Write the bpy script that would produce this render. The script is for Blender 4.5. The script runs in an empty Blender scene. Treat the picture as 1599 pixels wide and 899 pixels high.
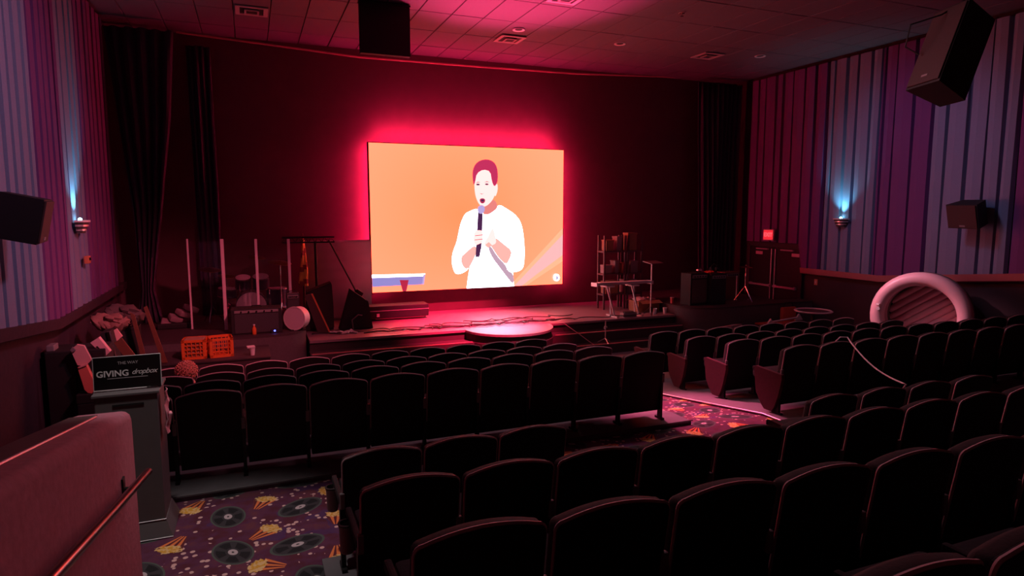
import bpy, bmesh, math, random
from mathutils import Vector, Matrix
random.seed(7)
C = bpy.context.scene
COL = C.collection
PI = math.pi

# ------------------------------------------------------------------ camera, world, exposure, main lights
F, CX, CY = 1000.0, 799.5, 449.5
PITCH, YAW, CAMZ = math.radians(6.815), math.radians(22.127), 2.95
cam = bpy.data.cameras.new('camera'); cam.sensor_width = 36; cam.lens = 36 * F / 1599
cam.clip_start = .05
camo = bpy.data.objects.new('camera', cam); COL.objects.link(camo)
camo.location = (0, 0, CAMZ); camo.rotation_euler = (PI / 2 - PITCH, 0, -YAW)
C.camera = camo
w = bpy.data.worlds.new('world'); C.world = w; w.use_nodes = True
w.node_tree.nodes['Background'].inputs[0].default_value = (.01, .006, .012, 1)
w.node_tree.nodes['Background'].inputs[1].default_value = .3
C.view_settings.view_transform = 'Standard'; C.view_settings.look = 'None'
C.view_settings.gamma = 1; C.view_settings.use_curve_mapping = False
C.view_settings.exposure = 0
SCREEN = 8.0      # how far the video wall overdrives its red


def light(name, kind, loc, target, energy, color, size=.5, sizey=None, angle=60, blend=.6):
    l = bpy.data.lights.new(name, kind); l.energy = energy; l.color = color
    if kind == 'AREA':
        l.size = size
        if sizey: l.shape = 'RECTANGLE'; l.size_y = sizey
    else:
        l.shadow_soft_size = size
    if kind == 'SPOT': l.spot_size = math.radians(angle); l.spot_blend = blend
    o = bpy.data.objects.new(name, l); COL.objects.link(o); o.location = loc
    o.rotation_euler = (Vector(target) - Vector(loc)).to_track_quat('-Z', 'Y').to_euler()
    return o


# two added spots tint the side curtains; a downlight serves the left aisle
light('curtain_fill_left', 'SPOT', (2.0, 4.6, 6.1), (-2.4, 8.4, 3.7), 380, (1, .52, .84), .25, None, 54, .9)  # added spot tinting the left curtains pink, no fixture
light('curtain_fill_right', 'SPOT', (7.6, 8.6, 6.2), (12.4, 9.0, 3.5), 170, (.40, .50, .95), .25, None, 62, .9)  # added spot cooling the right curtains, no fixture
light('house_light_aisle', 'SPOT', (-.62, 4.3, 6.25), (-.50, 4.75, 0), 330, (1, .84, .82), .15, None, 31, .7)
# added fill lamps without fixtures: stage, ceiling, screen halo, aisle, drums, seats, pool
light('stage_fill', 'SPOT', (4.5, 9.0, 6.1), (4.3, 12.5, .65), 20000, (1, .022, .10), .15, None, 36, 1)  # added fill that turns the stage floor hot pink
light('bulge_fill', 'SPOT', (4.7, 9.0, 6.1), (4.72, 11.6, .65), 3000, (.85, .70, 1), .1, None, 15, 1)  # added fill for the pale middle of the front bulge
light('ceiling_fill', 'SPOT', (4.7, 12.6, 1.0), (4.1, 9.8, 6.35), 6500, (1, .05, .20), .2, None, 46, 1)  # added fill for the pink patch of ceiling
light('halo_fill', 'AREA', (4.75, 14.12, 4.55), (4.75, 14.6, 6.2), 75, (1, .025, .12), 4.2, .06)  # added light that spreads the screen halo up the wall
light('aisle_fill', 'SPOT', (5.0, 11.6, 6.15), (5.1, 6.9, .4), 6000, (1, .13, .30), .2, None, 22, .8)  # added pink fill for the aisle carpet
light('drum_fill', 'SPOT', (1.9, 5.4, 6.2), (-1.0, 11.0, 1.0), 1500, (1, .15, .22), .15, None, 44, 1)  # added fill for the drum shield and the gear at left
light('seat_top_fill', 'AREA', (4.8, 8.6, 6.28), (4.4, 2.5, .8), 125, (1, .50, .60), 5.0, .5)  # added soft fill grazing the seat tops
light('pool_fill', 'SPOT', (6.0, 11.6, 6.15), (11.35, 8.0, 1.0), 2300, (1, .42, .55), .15, None, 15, .8)  # added narrow fill that brightens the pool

# ------------------------------------------------------------------ helpers


def at(px, py, Y):
    """point of the room seen at a pixel of the photograph, at distance Y towards the screen wall"""
    a = (px - CX) / F; b = (py - CY) / F
    fh = Vector((math.sin(YAW), math.cos(YAW), 0)); r = Vector((math.cos(YAW), -math.sin(YAW), 0))
    fw = fh * math.cos(PITCH) - Vector((0, 0, math.sin(PITCH))); u = r.cross(fw)
    d = fw + r * a - u * b
    return d * (Y / d.y) + Vector((0, 0, CAMZ))


MATS = {}


def mat(name, col, rough=.7, metal=0, emit=None, strength=1, noise=0, nscale=30, bump=0, coat=0, alpha=1, trans=0):
    if name in MATS: return MATS[name]
    m = bpy.data.materials.new(name); m.use_nodes = True; MATS[name] = m
    nt = m.node_tree; b = nt.nodes['Principled BSDF']
    b.inputs['Base Color'].default_value = (*col, 1); b.inputs['Roughness'].default_value = rough
    b.inputs['Metallic'].default_value = metal
    b.inputs['Coat Weight'].default_value = coat
    b.inputs['Transmission Weight'].default_value = trans
    b.inputs['Alpha'].default_value = alpha
    if emit:
        b.inputs['Emission Color'].default_value = (*emit, 1); b.inputs['Emission Strength'].default_value = strength
    if noise or bump:
        tc = nt.nodes.new('ShaderNodeTexCoord'); n = nt.nodes.new('ShaderNodeTexNoise')
        n.inputs['Scale'].default_value = nscale; n.inputs['Detail'].default_value = 4
        nt.links.new(tc.outputs['Object'], n.inputs['Vector'])
        if noise:
            mx = nt.nodes.new('ShaderNodeMix'); mx.data_type = 'RGBA'
            mx.inputs[6].default_value = (*[c * (1 - noise) for c in col], 1)
            mx.inputs[7].default_value = (*[min(1, c * (1 + noise)) for c in col], 1)
            nt.links.new(n.outputs['Fac'], mx.inputs[0]); nt.links.new(mx.outputs[2], b.inputs['Base Color'])
        if bump:
            bp = nt.nodes.new('ShaderNodeBump'); bp.inputs['Strength'].default_value = bump; bp.inputs['Distance'].default_value = .01
            nt.links.new(n.outputs['Fac'], bp.inputs['Height']); nt.links.new(bp.outputs['Normal'], b.inputs['Normal'])
    return m


class MB:
    """collects shapes for ONE mesh object"""

    def __init__(s): s.v = []; s.f = []; s.mi = []; s.cur = 0

    def add(s, vs, fs):
        k = len(s.v); s.v += [Vector(v) for v in vs]
        for f in fs: s.f.append([i + k for i in f]); s.mi.append(s.cur)
        return s

    def box(s, c, d, M=None):
        x, y, z = [k / 2 for k in d]; c = Vector(c)
        vs = [Vector((i, j, k)) for i in (-x, x) for j in (-y, y) for k in (-z, z)]
        if M is not None: vs = [M @ v for v in vs]
        return s.add([v + c for v in vs], [(0, 1, 3, 2), (4, 6, 7, 5), (0, 4, 5, 1), (2, 3, 7, 6), (0, 2, 6, 4), (1, 5, 7, 3)])

    def rbox(s, c, d, r=.02, M=None):
        """box with chamfered edges"""
        bm = bmesh.new(); bmesh.ops.create_cube(bm, size=1)
        for v in bm.verts: v.co = Vector((v.co.x * d[0], v.co.y * d[1], v.co.z * d[2]))
        bmesh.ops.bevel(bm, geom=bm.edges[:], offset=r, segments=2, affect='EDGES', profile=.6)
        bm.verts.index_update()
        vs = [(M @ v.co if M is not None else v.co) + Vector(c) for v in bm.verts]
        fs = [[v.index for v in f.verts] for f in bm.faces]; bm.free()
        return s.add(vs, fs)

    def cyl(s, p0, p1, r0, r1=None, n=12, caps=True):
        p0, p1 = Vector(p0), Vector(p1); r1 = r0 if r1 is None else r1
        q = (p1 - p0).to_track_quat('Z', 'Y')
        vs = []
        for p, r in ((p0, r0), (p1, r1)):
            vs += [p + q @ Vector((r * math.cos(2 * PI * i / n), r * math.sin(2 * PI * i / n), 0)) for i in range(n)]
        fs = [(i, (i + 1) % n, n + (i + 1) % n, n + i) for i in range(n)]
        if caps: fs += [list(range(n))[::-1], list(range(n, 2 * n))]
        return s.add(vs, fs)

    def tube(s, pts, r, n=6, closed=False):
        pts = [Vector(p) for p in pts]; m = len(pts); vs = []; up = None
        for i, p in enumerate(pts):
            a = pts[i - 1] if (i or closed) else p; b = pts[(i + 1) % m] if (i < m - 1 or closed) else p
            t = (b - a).normalized()
            if up is None:
                up = t.orthogonal().normalized()
            up = (up - t * up.dot(t)).normalized(); sd = t.cross(up)
            rr = r[i] if isinstance(r, (list, tuple)) else r
            vs += [p + (up * math.cos(2 * PI * k / n) + sd * math.sin(2 * PI * k / n)) * rr for k in range(n)]
        fs = []
        for i in range(m if closed else m - 1):
            j = (i + 1) % m
            fs += [(i * n + k, i * n + (k + 1) % n, j * n + (k + 1) % n, j * n + k) for k in range(n)]
        if not closed: fs += [list(range(n))[::-1], list(range((m - 1) * n, m * n))]
        return s.add(vs, fs)

    def lathe(s, prof, c=(0, 0, 0), axis=(0, 0, 1), n=20, close=False):
        q = Vector(axis).to_track_quat('Z', 'Y'); c = Vector(c); vs = []
        for r, z in prof:
            vs += [c + q @ Vector((r * math.cos(2 * PI * i / n), r * math.sin(2 * PI * i / n), z)) for i in range(n)]
        fs = []; m = len(prof)
        for j in range(m if close else m - 1):
            jj = (j + 1) % m
            fs += [(j * n + i, j * n + (i + 1) % n, jj * n + (i + 1) % n, jj * n + i) for i in range(n)]
        if not close:
            if prof[0][0] > 1e-5: fs.append(list(range(n))[::-1])
            if prof[-1][0] > 1e-5: fs.append(list(range((m - 1) * n, m * n)))
        return s.add(vs, fs)

    def prism(s, pts, off):
        """3D polygon pushed along a vector"""
        n = len(pts); pts = [Vector(p) for p in pts]; off = Vector(off)
        return s.add(pts + [p + off for p in pts], [list(range(n)), list(range(2 * n - 1, n - 1, -1))] + [(i, n + i, n + (i + 1) % n, (i + 1) % n) for i in range(n)])

    def ball(s, c, r, n=12, m=8, sc=(1, 1, 1)):
        prof = [(max(1e-6, math.sin(PI * j / m)) * r, -math.cos(PI * j / m) * r) for j in range(m + 1)]
        k = len(s.v); s.lathe(prof, (0, 0, 0), n=n)
        for i in range(k, len(s.v)): v = s.v[i]; s.v[i] = Vector((v.x * sc[0] + c[0], v.y * sc[1] + c[1], v.z * sc[2] + c[2]))
        return s

    def build(s, name, m, parent=None, smooth=False, origin=None):
        me = bpy.data.meshes.new(name); o0 = Vector(origin) if origin else Vector((0, 0, 0))
        me.from_pydata([v - o0 for v in s.v], [], s.f)
        ms = m if isinstance(m, (list, tuple)) else [m]
        for k in ms: me.materials.append(k)
        bm = bmesh.new(); bm.from_mesh(me); bmesh.ops.recalc_face_normals(bm, faces=bm.faces[:]); bm.to_mesh(me); bm.free()
        if len(ms) > 1: me.polygons.foreach_set('material_index', s.mi)
        if smooth:
            me.polygons.foreach_set('use_smooth', [True] * len(me.polygons))
            try: me.set_sharp_from_angle(angle=math.radians(40))
            except Exception: pass
        o = bpy.data.objects.new(name, me); COL.objects.link(o)
        if parent is not None: o.parent = parent
        if origin: o.location = o0
        return o


def tag(o, label, cat, group=None):
    o['label'] = label; o['category'] = cat
    if group: o['group'] = group
    return o


def thing(name, label, cat, loc=(0, 0, 0), rz=0, group=None):
    o = bpy.data.objects.new(name, None); o.empty_display_size = .1; COL.objects.link(o)
    o.location = loc; o.rotation_euler = (0, 0, rz)
    return tag(o, label, cat, group)


def struct(o): o['kind'] = 'structure'; return o


def copy_tree(o, parent=None):
    c = o.copy(); COL.objects.link(c)
    if parent is not None: c.parent = parent
    for ch in list(o.children): copy_tree(ch, c)
    return c


def plabel(o, label): o['label'] = label; return o


def rotm(yaw=0, pitch=0, roll=0):
    return Matrix.Rotation(yaw, 3, 'Z') @ Matrix.Rotation(pitch, 3, 'X') @ Matrix.Rotation(roll, 3, 'Y')


def text_mesh(body, size, depth, m, name, parent, M, shear=0, bold=0, spacing=1):
    cu = bpy.data.curves.new('text', 'FONT'); cu.body = body; cu.size = size; cu.extrude = depth; cu.shear = shear
    cu.offset = bold; cu.align_x = 'CENTER'; cu.align_y = 'CENTER'; cu.space_character = spacing; cu.resolution_u = 3
    o = bpy.data.objects.new('text', cu); COL.objects.link(o)
    dg = bpy.context.evaluated_depsgraph_get(); dg.update()
    me = bpy.data.meshes.new_from_object(o.evaluated_get(dg))
    bpy.data.objects.remove(o)
    me.materials.clear(); me.materials.append(m); me.transform(M)
    t = bpy.data.objects.new(name, me); COL.objects.link(t); t.parent = parent
    return t


# ------------------------------------------------------------------ materials
def carpet_material():
    m = bpy.data.materials.new('cinema_carpet'); m.use_nodes = True; nt = m.node_tree; N = nt.nodes; L = nt.links
    bs = N['Principled BSDF']; bs.inputs['Roughness'].default_value = .95
    tc = N.new('ShaderNodeTexCoord')

    def put(sock, v):
        if isinstance(v, (int, float)): sock.default_value = v
        elif isinstance(v, tuple): sock.default_value = v
        else: L.new(v, sock)

    def Mt(op, a, b=0.0, c=0.0):
        n = N.new('ShaderNodeMath'); n.operation = op; put(n.inputs[0], a); put(n.inputs[1], b); put(n.inputs[2], c); return n.outputs[0]

    def mix(f, a, b):
        n = N.new('ShaderNodeMix'); n.data_type = 'RGBA'; put(n.inputs[0], f); put(n.inputs[6], a); put(n.inputs[7], b); return n.outputs[2]
    sx = N.new('ShaderNodeSeparateXYZ'); L.new(tc.outputs['Object'], sx.inputs[0]); X, Y = sx.outputs[0], sx.outputs[1]

    def cell(s, ox, jit):
        px = Mt('ADD', Mt('DIVIDE', X, s), ox); py = Mt("ADD", Mt("DIVIDE", Y, s), ox)
        cx, cy = Mt('FLOOR', px), Mt('FLOOR', py)
        cm = N.new('ShaderNodeCombineXYZ'); L.new(cx, cm.inputs[0]); L.new(cy, cm.inputs[1]); cm.inputs[2].default_value = ox * 7
        wn = N.new('ShaderNodeTexWhiteNoise'); wn.noise_dimensions = '3D'; L.new(cm.outputs[0], wn.inputs[0])
        sc = N.new('ShaderNodeSeparateColor'); L.new(wn.outputs['Color'], sc.inputs[0])
        lx = Mt('MULTIPLY', Mt('SUBTRACT', Mt('SUBTRACT', px, cx), Mt('ADD', .5, Mt('MULTIPLY', Mt('SUBTRACT', sc.outputs[0], .5), jit))), s)
        ly = Mt('MULTIPLY', Mt('SUBTRACT', Mt('SUBTRACT', py, cy), Mt('ADD', .5, Mt('MULTIPLY', Mt('SUBTRACT', sc.outputs[1], .5), jit))), s)
        an = Mt('MULTIPLY', sc.outputs[2], 6.283); co, si = Mt('COSINE', an), Mt('SINE', an)
        return Mt('SUBTRACT', Mt('MULTIPLY', lx, co), Mt('MULTIPLY', ly, si)), Mt('ADD', Mt('MULTIPLY', lx, si), Mt('MULTIPLY', ly, co))

    def AND(*a):
        r = a[0]
        for k in a[1:]: r = Mt('MULTIPLY', r, k)
        return r
    nz = N.new('ShaderNodeTexNoise'); nz.inputs['Scale'].default_value = 7; nz.inputs['Detail'].default_value = 3; L.new(tc.outputs['Object'], nz.inputs[0])
    nb = N.new('ShaderNodeTexNoise'); nb.inputs['Scale'].default_value = 2.6; L.new(tc.outputs['Object'], nb.inputs[0])
    rp = N.new('ShaderNodeValToRGB'); L.new(nz.outputs['Fac'], rp.inputs[0]); e = rp.color_ramp.elements
    e[0].position = .35; e[0].color = (.10, .018, .035, 1); e[1].position = .65; e[1].color = (.15, .04, .06, 1)
    k = e.new(.5); k.color = (.11, .028, .075, 1)
    col = mix(Mt('MULTIPLY', Mt('GREATER_THAN', nb.outputs['Fac'], .6), .45), rp.outputs[0], (.06, .035, .16, 1))
    # popcorn kernels
    vo = N.new('ShaderNodeTexVoronoi'); vo.inputs['Scale'].default_value = 17; L.new(tc.outputs['Object'], vo.inputs[0])
    vs = N.new('ShaderNodeSeparateColor'); L.new(vo.outputs['Color'], vs.inputs[0])
    km = AND(Mt('LESS_THAN', vo.outputs['Distance'], .30), Mt('GREATER_THAN', vs.outputs[0], .40), Mt('GREATER_THAN', nb.outputs['Fac'], .42))
    col = mix(km, col, (.75, .50, .45, 1))
    # film reels
    x, y = cell(.56, 0.0, .25); x = Mt('MULTIPLY', x, .78); y = Mt('MULTIPLY', y, 1.2); r = Mt('SQRT', Mt('ADD', Mt('MULTIPLY', x, x), Mt('MULTIPLY', y, y)))
    an = Mt('ARCTAN2', y, x)
    col = mix(Mt('LESS_THAN', r, .155), col, (.045, .045, .05, 1))
    holes = AND(Mt('GREATER_THAN', r, .055), Mt('LESS_THAN', r, .125), Mt('GREATER_THAN', Mt('COSINE', Mt('MULTIPLY', an, 5)), -.45))
    col = mix(holes, col, (.012, .014, .016, 1))
    col = mix(AND(Mt('GREATER_THAN', r, .140), Mt('LESS_THAN', r, .155)), col, (.085, .115, .095, 1))
    col = mix(Mt('LESS_THAN', r, .036), col, (.55, .5, .5, 1))
    col = mix(Mt('LESS_THAN', r, .010), col, (.05, .05, .05, 1))
    # striped popcorn boxes
    x, y = cell(.56, .5, .25); x = Mt('MULTIPLY', x, .88); y = Mt('MULTIPLY', y, .88)
    ax = Mt('ABSOLUTE', x); wd = Mt('ADD', .022, Mt('MULTIPLY', Mt('ADD', y, .12), .40))
    body = AND(Mt('GREATER_THAN', y, -.12), Mt('LESS_THAN', y, .035), Mt('LESS_THAN', ax, wd))
    st = Mt('GREATER_THAN', Mt('SINE', Mt('MULTIPLY', Mt('DIVIDE', x, wd), 9.4)), -.1)
    col = mix(body, col, mix(st, (.12, .02, .03, 1), (.85, .24, .07, 1)))
    n2 = N.new('ShaderNodeTexNoise'); n2.inputs['Scale'].default_value = 40; L.new(tc.outputs['Object'], n2.inputs[0])
    yd = Mt('DIVIDE', Mt('SUBTRACT', y, .05), .6); d2 = Mt('SQRT', Mt('ADD', Mt('MULTIPLY', x, x), Mt('MULTIPLY', yd, yd)))
    pop = Mt('LESS_THAN', d2, Mt('ADD', .03, Mt('MULTIPLY', n2.outputs['Fac'], .1)))
    col = mix(pop, col, mix(Mt('GREATER_THAN', n2.outputs['Fac'], .5), (.75, .42, .05, 1), (.85, .6, .25, 1)))
    L.new(col, bs.inputs['Base Color'])
    bp = N.new('ShaderNodeBump'); bp.inputs['Strength'].default_value = .3; bp.inputs['Distance'].default_value = .004
    n3 = N.new('ShaderNodeTexNoise'); n3.inputs['Scale'].default_value = 220; L.new(tc.outputs['Object'], n3.inputs[0])
    L.new(n3.outputs['Fac'], bp.inputs['Height']); L.new(bp.outputs['Normal'], bs.inputs['Normal'])
    return m


carpet = carpet_material()
concrete = mat('painted_concrete', (.15, .14, .15), .75, noise=.25, nscale=6, bump=.2)
black_wall = mat('black_wall_fabric', (.045, .02, .025), .9, noise=.3, nscale=3)
back_wall_m = mat('screen_wall_fabric', (.11, .04, .055), .85, noise=.15, nscale=4)
wainscot = mat('maroon_wall_carpet', (.048, .016, .028), .95, noise=.35, nscale=14, bump=.3)
tile_m = mat('ceiling_tile_face', (.115, .09, .11), .8, noise=.12, nscale=60, bump=.15)
tbar_m = mat('ceiling_grid_metal', (.06, .04, .045), .5)
magenta = mat('magenta_pleated_fabric', (.165, .05, .19), .9, noise=.12, nscale=60)
slate = mat('slate_mauve_pleated_fabric', (.20, .22, .34), .9, noise=.12, nscale=60)
drape_m = mat('dark_stage_drape', (.05, .03, .06), .95, noise=.3, nscale=20)
seat_black = mat('black_seat_fabric', (.012, .008, .010), .9, noise=.3, nscale=80, bump=.2)
seat_shell = mat('black_seat_back', (.008, .005, .007), .75, noise=.2, nscale=40)
lit_rim_m = mat('seat_lit_rim', (.55, .40, .43), .75)  # pale colour stands for light caught on the seat's top edge
seat_metal = mat('black_seat_metal', (.015, .015, .016), .5, metal=.3)
seat_maroon = mat('maroon_end_panel_carpet', (.075, .014, .022), .95, noise=.3, nscale=40)
grey_plastic = mat('grey_plastic', (.24, .21, .22), .5)
black = mat('matte_black', (.012, .011, .012), .7)
black_gloss = mat('gloss_black', (.012, .011, .012), .25)
chrome = mat('chrome_metal', (.75, .72, .73), .18, metal=1)
alu = mat('pale_aluminium', (.62, .58, .6), .38, metal=.7)
white_p = mat('white_plastic', (.72, .68, .68), .45)
stage_m = mat('glossy_stage_floor', (.26, .17, .20), .38, noise=.2, nscale=5)
riser_m = mat('grey_riser_carpet', (.10, .075, .085), .95, noise=.2, nscale=30)
skirt_m = mat('dark_stage_front', (.045, .027, .032), .8, noise=.2, nscale=12)
orange_pl = mat('orange_crate_plastic', (.75, .16, .03), .5)
cardboard = mat('brown_cardboard', (.34, .19, .11), .9, noise=.15, nscale=12)
wood_brown = mat('brown_wood', (.15, .055, .03), .6, noise=.3, nscale=10)
pinkfoam = mat('pale_pink_foam', (.78, .42, .40), .8)
redfoam = mat('salmon_red_board', (.78, .20, .15), .7)
acrylic = mat('clear_acrylic', (.9, .9, .92), .05, trans=1.0)
half_m = mat('half_wall_carpet', (.34, .14, .19), .95, noise=.25, nscale=26, bump=.4)

# ------------------------------------------------------------------ the room
XL, XR, YB, ZC = -2.40, 12.42, 14.35, 6.35
prof = [(-1.6, .52), (5.75, .52), (6.95, .335), (8.0, .185), (9.05, .075), (9.55, .07)]


def zfloor(y, p=prof):
    for (a, b), (c, d) in zip(p, p[1:]):
        if y <= c: return b + (d - b) * max(0, (y - a)) / (c - a)
    return p[-1][1]


def ramp(x0, x1, p, th=.3):
    b = MB(); n = len(p)
    vs = [(x, y, z) for x in (x0, x1) for y, z in p] + [(x, y, z - th) for x in (x0, x1) for y, z in p]
    fs = []
    for i in range(n - 1):
        fs += [(i, i + 1, n + i + 1, n + i), (2 * n + i, 3 * n + i, 3 * n + i + 1, 2 * n + i + 1),
               (i, 2 * n + i, 2 * n + i + 1, i + 1), (n + i, n + i + 1, 3 * n + i + 1, 3 * n + i)]
    fs += [(0, n, 3 * n, 2 * n), (n - 1, 3 * n - 1, 4 * n - 1, 2 * n - 1)]
    return b.add(vs, fs)


struct(ramp(XL, XR, prof).build('floor', carpet))
struct(MB().box((5, 12.0, -.08), (14.8, 4.9, .3)).build('floor_front', concrete))
# the two concrete seating slabs in front of the cross aisle
left_prof = [(5.86, .545), (6.25, .54), (7.29, .365), (8.3, .21), (9.33, .09), (9.75, .08)]
struct(ramp(-1.75, 4.62, left_prof, .12).build('floor_seating', concrete))
right_prof = [(5.42, .535), (5.77, .533), (6.98, .35), (8.0, .2), (9.05, .09), (9.6, .085)]
struct(ramp(5.60, XR - .02, right_prof, .12).build('floor_seating.001', concrete))
struct(MB().tube([(-1.75, 5.85, .556), (4.63, 5.85, .556)], .006).build('trim_3', tbar_m))
struct(MB().tube([(5.59, y, z + .012) for y, z in right_prof], .009).build('trim_4', alu))
# stepped floor under the rows by the camera
b = MB()
for y1, z in ((4.42, .533), (3.74, .72), (2.72, .94), (1.72, 1.15), (.72, 1.35)):
    b.box(((.36 + XR) / 2, (y1 - 1.6) / 2, z / 2 + .1), (XR - .36, y1 + 1.6, z - .2))
struct(b.build('floor_rear', concrete))
b = MB()
for y1, z in ((3.3, .70), (2.5, .92), (1.7, 1.13), (.9, 1.35)):
    b.box((-.15, (y1 - 1.6) / 2, z / 2 + .1), (1.02, y1 + 1.6, z - .2))
struct(b.build('floor_aisle', carpet))

struct(MB().box((XL - .1, 6.4, 3.2), (.2, 16.4, 6.8)).build('wall_left', wainscot))
struct(MB().box((XR + .1, 6.4, 3.2), (.2, 16.4, 6.8)).build('wall_right', black_wall))
struct(MB().box((5, YB + .1, 3.2), (15.2, .2, 6.8)).build('wall_back', back_wall_m))
struct(MB().box((5, -1.7, 3.2), (15.2, .2, 6.8)).build('wall_rear', black_wall))
ceil = struct(MB().box((5, 6.4, ZC + .15), (15.2, 16.4, .2)).build('ceiling', tbar_m))
# lay-in tiles: each its own piece, sitting a little proud of the grid
TW, TL = .592, 1.13
gx0 = 1.07 - 6 * TW; gy0 = 10.13 - 9 * TL
tm = None
for j in range(3, 13):
    for i in range(0, 26):
        x = gx0 + (i + .5) * TW; y = gy0 + (j + .5) * TL
        if x < XL + .1 or x > XR - .2 or y > YB - .2: continue
        if tm is None:
            o = MB().add([(-TW / 2 + .013, -TL / 2 + .013, 0), (TW / 2 - .013, -TL / 2 + .013, 0), (TW / 2 - .013, TL / 2 - .013, 0), (-TW / 2 + .013, TL / 2 - .013, 0),
                          (-TW / 2 + .003, -TL / 2 + .003, .02), (TW / 2 - .003, -TL / 2 + .003, .02), (TW / 2 - .003, TL / 2 - .003, .02), (-TW / 2 + .003, TL / 2 - .003, .02)],
                         [(3, 2, 1, 0), (0, 1, 5, 4), (1, 2, 6, 5), (2, 3, 7, 6), (3, 0, 4, 7), (4, 5, 6, 7)]).build('ceiling_tile', tile_m, ceil)
            tm = o
        else:
            o = tm.copy(); COL.objects.link(o)
        o.location = (x, y, ZC + .026 + random.uniform(0, .006))
# rail along the top of the screen wall
struct(MB().tube([at(px, py, 14.25) for px, py in ((275, 50), (400, 67), (560, 89), (760, 105), (900, 115), (1100, 122))], .022).build('trim_1', mat('rail_brass', (.5, .25, .2), .5, metal=.4)))


def hem(y): return 1.60 if y > 9.6 else 1.60 + .105 * (9.6 - y)


# wooden ledge under the wall curtains
ledge = mat('ledge_wood', (.42, .13, .13), .5)
for nm, x, sg in (('trim_2', XR, -1), ('trim_5', XL, 1)):
    b = MB(); ys = [3.0, 9.6, 11.7 if sg < 0 else 14.2]
    for y0, y1 in zip(ys, ys[1:]):
        b.add([(x + sg * d, y, hem(y) + h) for y in (y0, y1) for d, h in ((0, -.16), (.12, -.13), (.14, 0), (0, 0))],
              [(0, 1, 5, 4), (1, 2, 6, 5), (2, 3, 7, 6), (0, 4, 7, 3), (0, 3, 2, 1), (4, 5, 6, 7)])
    struct(b.build(nm, ledge if sg < 0 else wainscot))


def pleats(name, label, wall, y0, y1, m, hemf, top=6.3, wid=.33):
    """pleated wall curtain: flat folds with narrow dark gaps running into the wall"""
    sg = -1 if wall > 0 else 1                                   # towards the room
    pts = []; y = y0
    while y < y1 - .02:
        w_ = min(random.uniform(wid * .7, wid * 1.25), y1 - y)
        g = random.choice((.035, .05, .06) if sg < 0 else (.09, .12, .15))
        pts += [(y, .02), (y + .018, .115), (y + w_ * .5, .13), (y + w_ - g, .112), (y + w_ - g * .5, .045)]
        if random.random() < .3: pts += [(y + w_ - g * .3, .09), (y + w_ - g * .12, .03)]
        y += w_
    pts.append((y1, .02))
    zs = [0, .15, .35, .6, .8, 1]
    b = MB(); n = len(pts); vs = []
    for t in zs:
        for i, (yy, d) in enumerate(pts):
            h0 = hemf(yy); sway = .012 * math.sin(3 * t + i * .7)
            vs.append((wall + sg * (d * (.75 + .25 * t) + .01), yy + sway * (0 < i < n - 1), h0 + (top - h0) * t))
    b.add(vs, [(j * n + i, j * n + i + 1, (j + 1) * n + i + 1, (j + 1) * n + i) for j in range(len(zs) - 1) for i in range(n - 1)])
    o = b.build(name, m)
    sm = o.modifiers.new('thickness', 'SOLIDIFY'); sm.thickness = .006
    return tag(o, label, 'curtain', 'pleated wall curtains')


door_hem = lambda y: 2.17 if y > 11.74 else hem(y)
pleats('wall_curtain', 'magenta pleated wall curtain above the exit doors, under the exit sign wall', XR, 11.21, 13.62, magenta, door_hem)
pleats('wall_curtain', 'slate mauve pleated wall curtain behind the lit sconce on the right wall', XR, 9.84, 11.19, slate, hem)
pleats('wall_curtain', 'magenta pleated wall curtain between the two slate ones on the right wall', XR, 8.70, 9.82, magenta, hem)
pleats('wall_curtain', 'slate blue pleated wall curtain behind the small right wall speaker', XR, 7.17, 8.68, slate, hem)
pleats('wall_curtain', 'magenta pleated wall curtain at the right edge of the photo', XR, 4.9, 7.15, magenta, hem)
pleats('wall_curtain', 'dark magenta pleated wall curtain beyond the left sconce, next to the stage drape', XL, 11.53, 13.55, magenta, hem)
pleats('wall_curtain', 'mauve pleated wall curtain lit by the left sconce', XL, 10.37, 11.51, slate, hem)
pleats('wall_curtain', 'magenta pleated wall curtain between left speaker and left sconce', XL, 9.20, 10.35, magenta, hem)
pleats('wall_curtain', 'wide mauve pleated wall curtain behind the left wall speaker', XL, 7.50, 9.18, slate, hem)
pleats('wall_curtain', 'magenta pleated wall curtain nearest the left edge of the photo', XL, 5.2, 7.48, magenta, hem)


def drape(name, label, rows, y, folds, amp=.07):
    """hanging cloth; rows = (z, x left, x right)"""
    n = folds * 6; b = MB(); vs = []; zz = []
    for (za, la, ra), (zb, lb, rb) in zip(rows, rows[1:]):
        for k in range(5):
            t = k / 5; zz.append((za + (zb - za) * t, la + (lb - la) * t, ra + (rb - ra) * t))
    zz.append(rows[-1])
    for j, (z, l, r) in enumerate(zz):
        for i in range(n + 1):
            u = i / n
            vs.append((l + (r - l) * u, y + amp * math.sin(u * folds * 2 * PI + .4 * math.sin(j * .5)) + .03 * math.sin(u * 9 + j * .3), z))
    b.add(vs, [(j * (n + 1) + i, j * (n + 1) + i + 1, (j + 1) * (n + 1) + i + 1, (j + 1) * (n + 1) + i) for j in range(len(zz) - 1) for i in range(n)])
    o = b.build(name, drape_m, smooth=True)
    sm = o.modifiers.new('thickness', 'SOLIDIFY'); sm.thickness = .008
    return tag(o, label, 'curtain')


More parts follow.
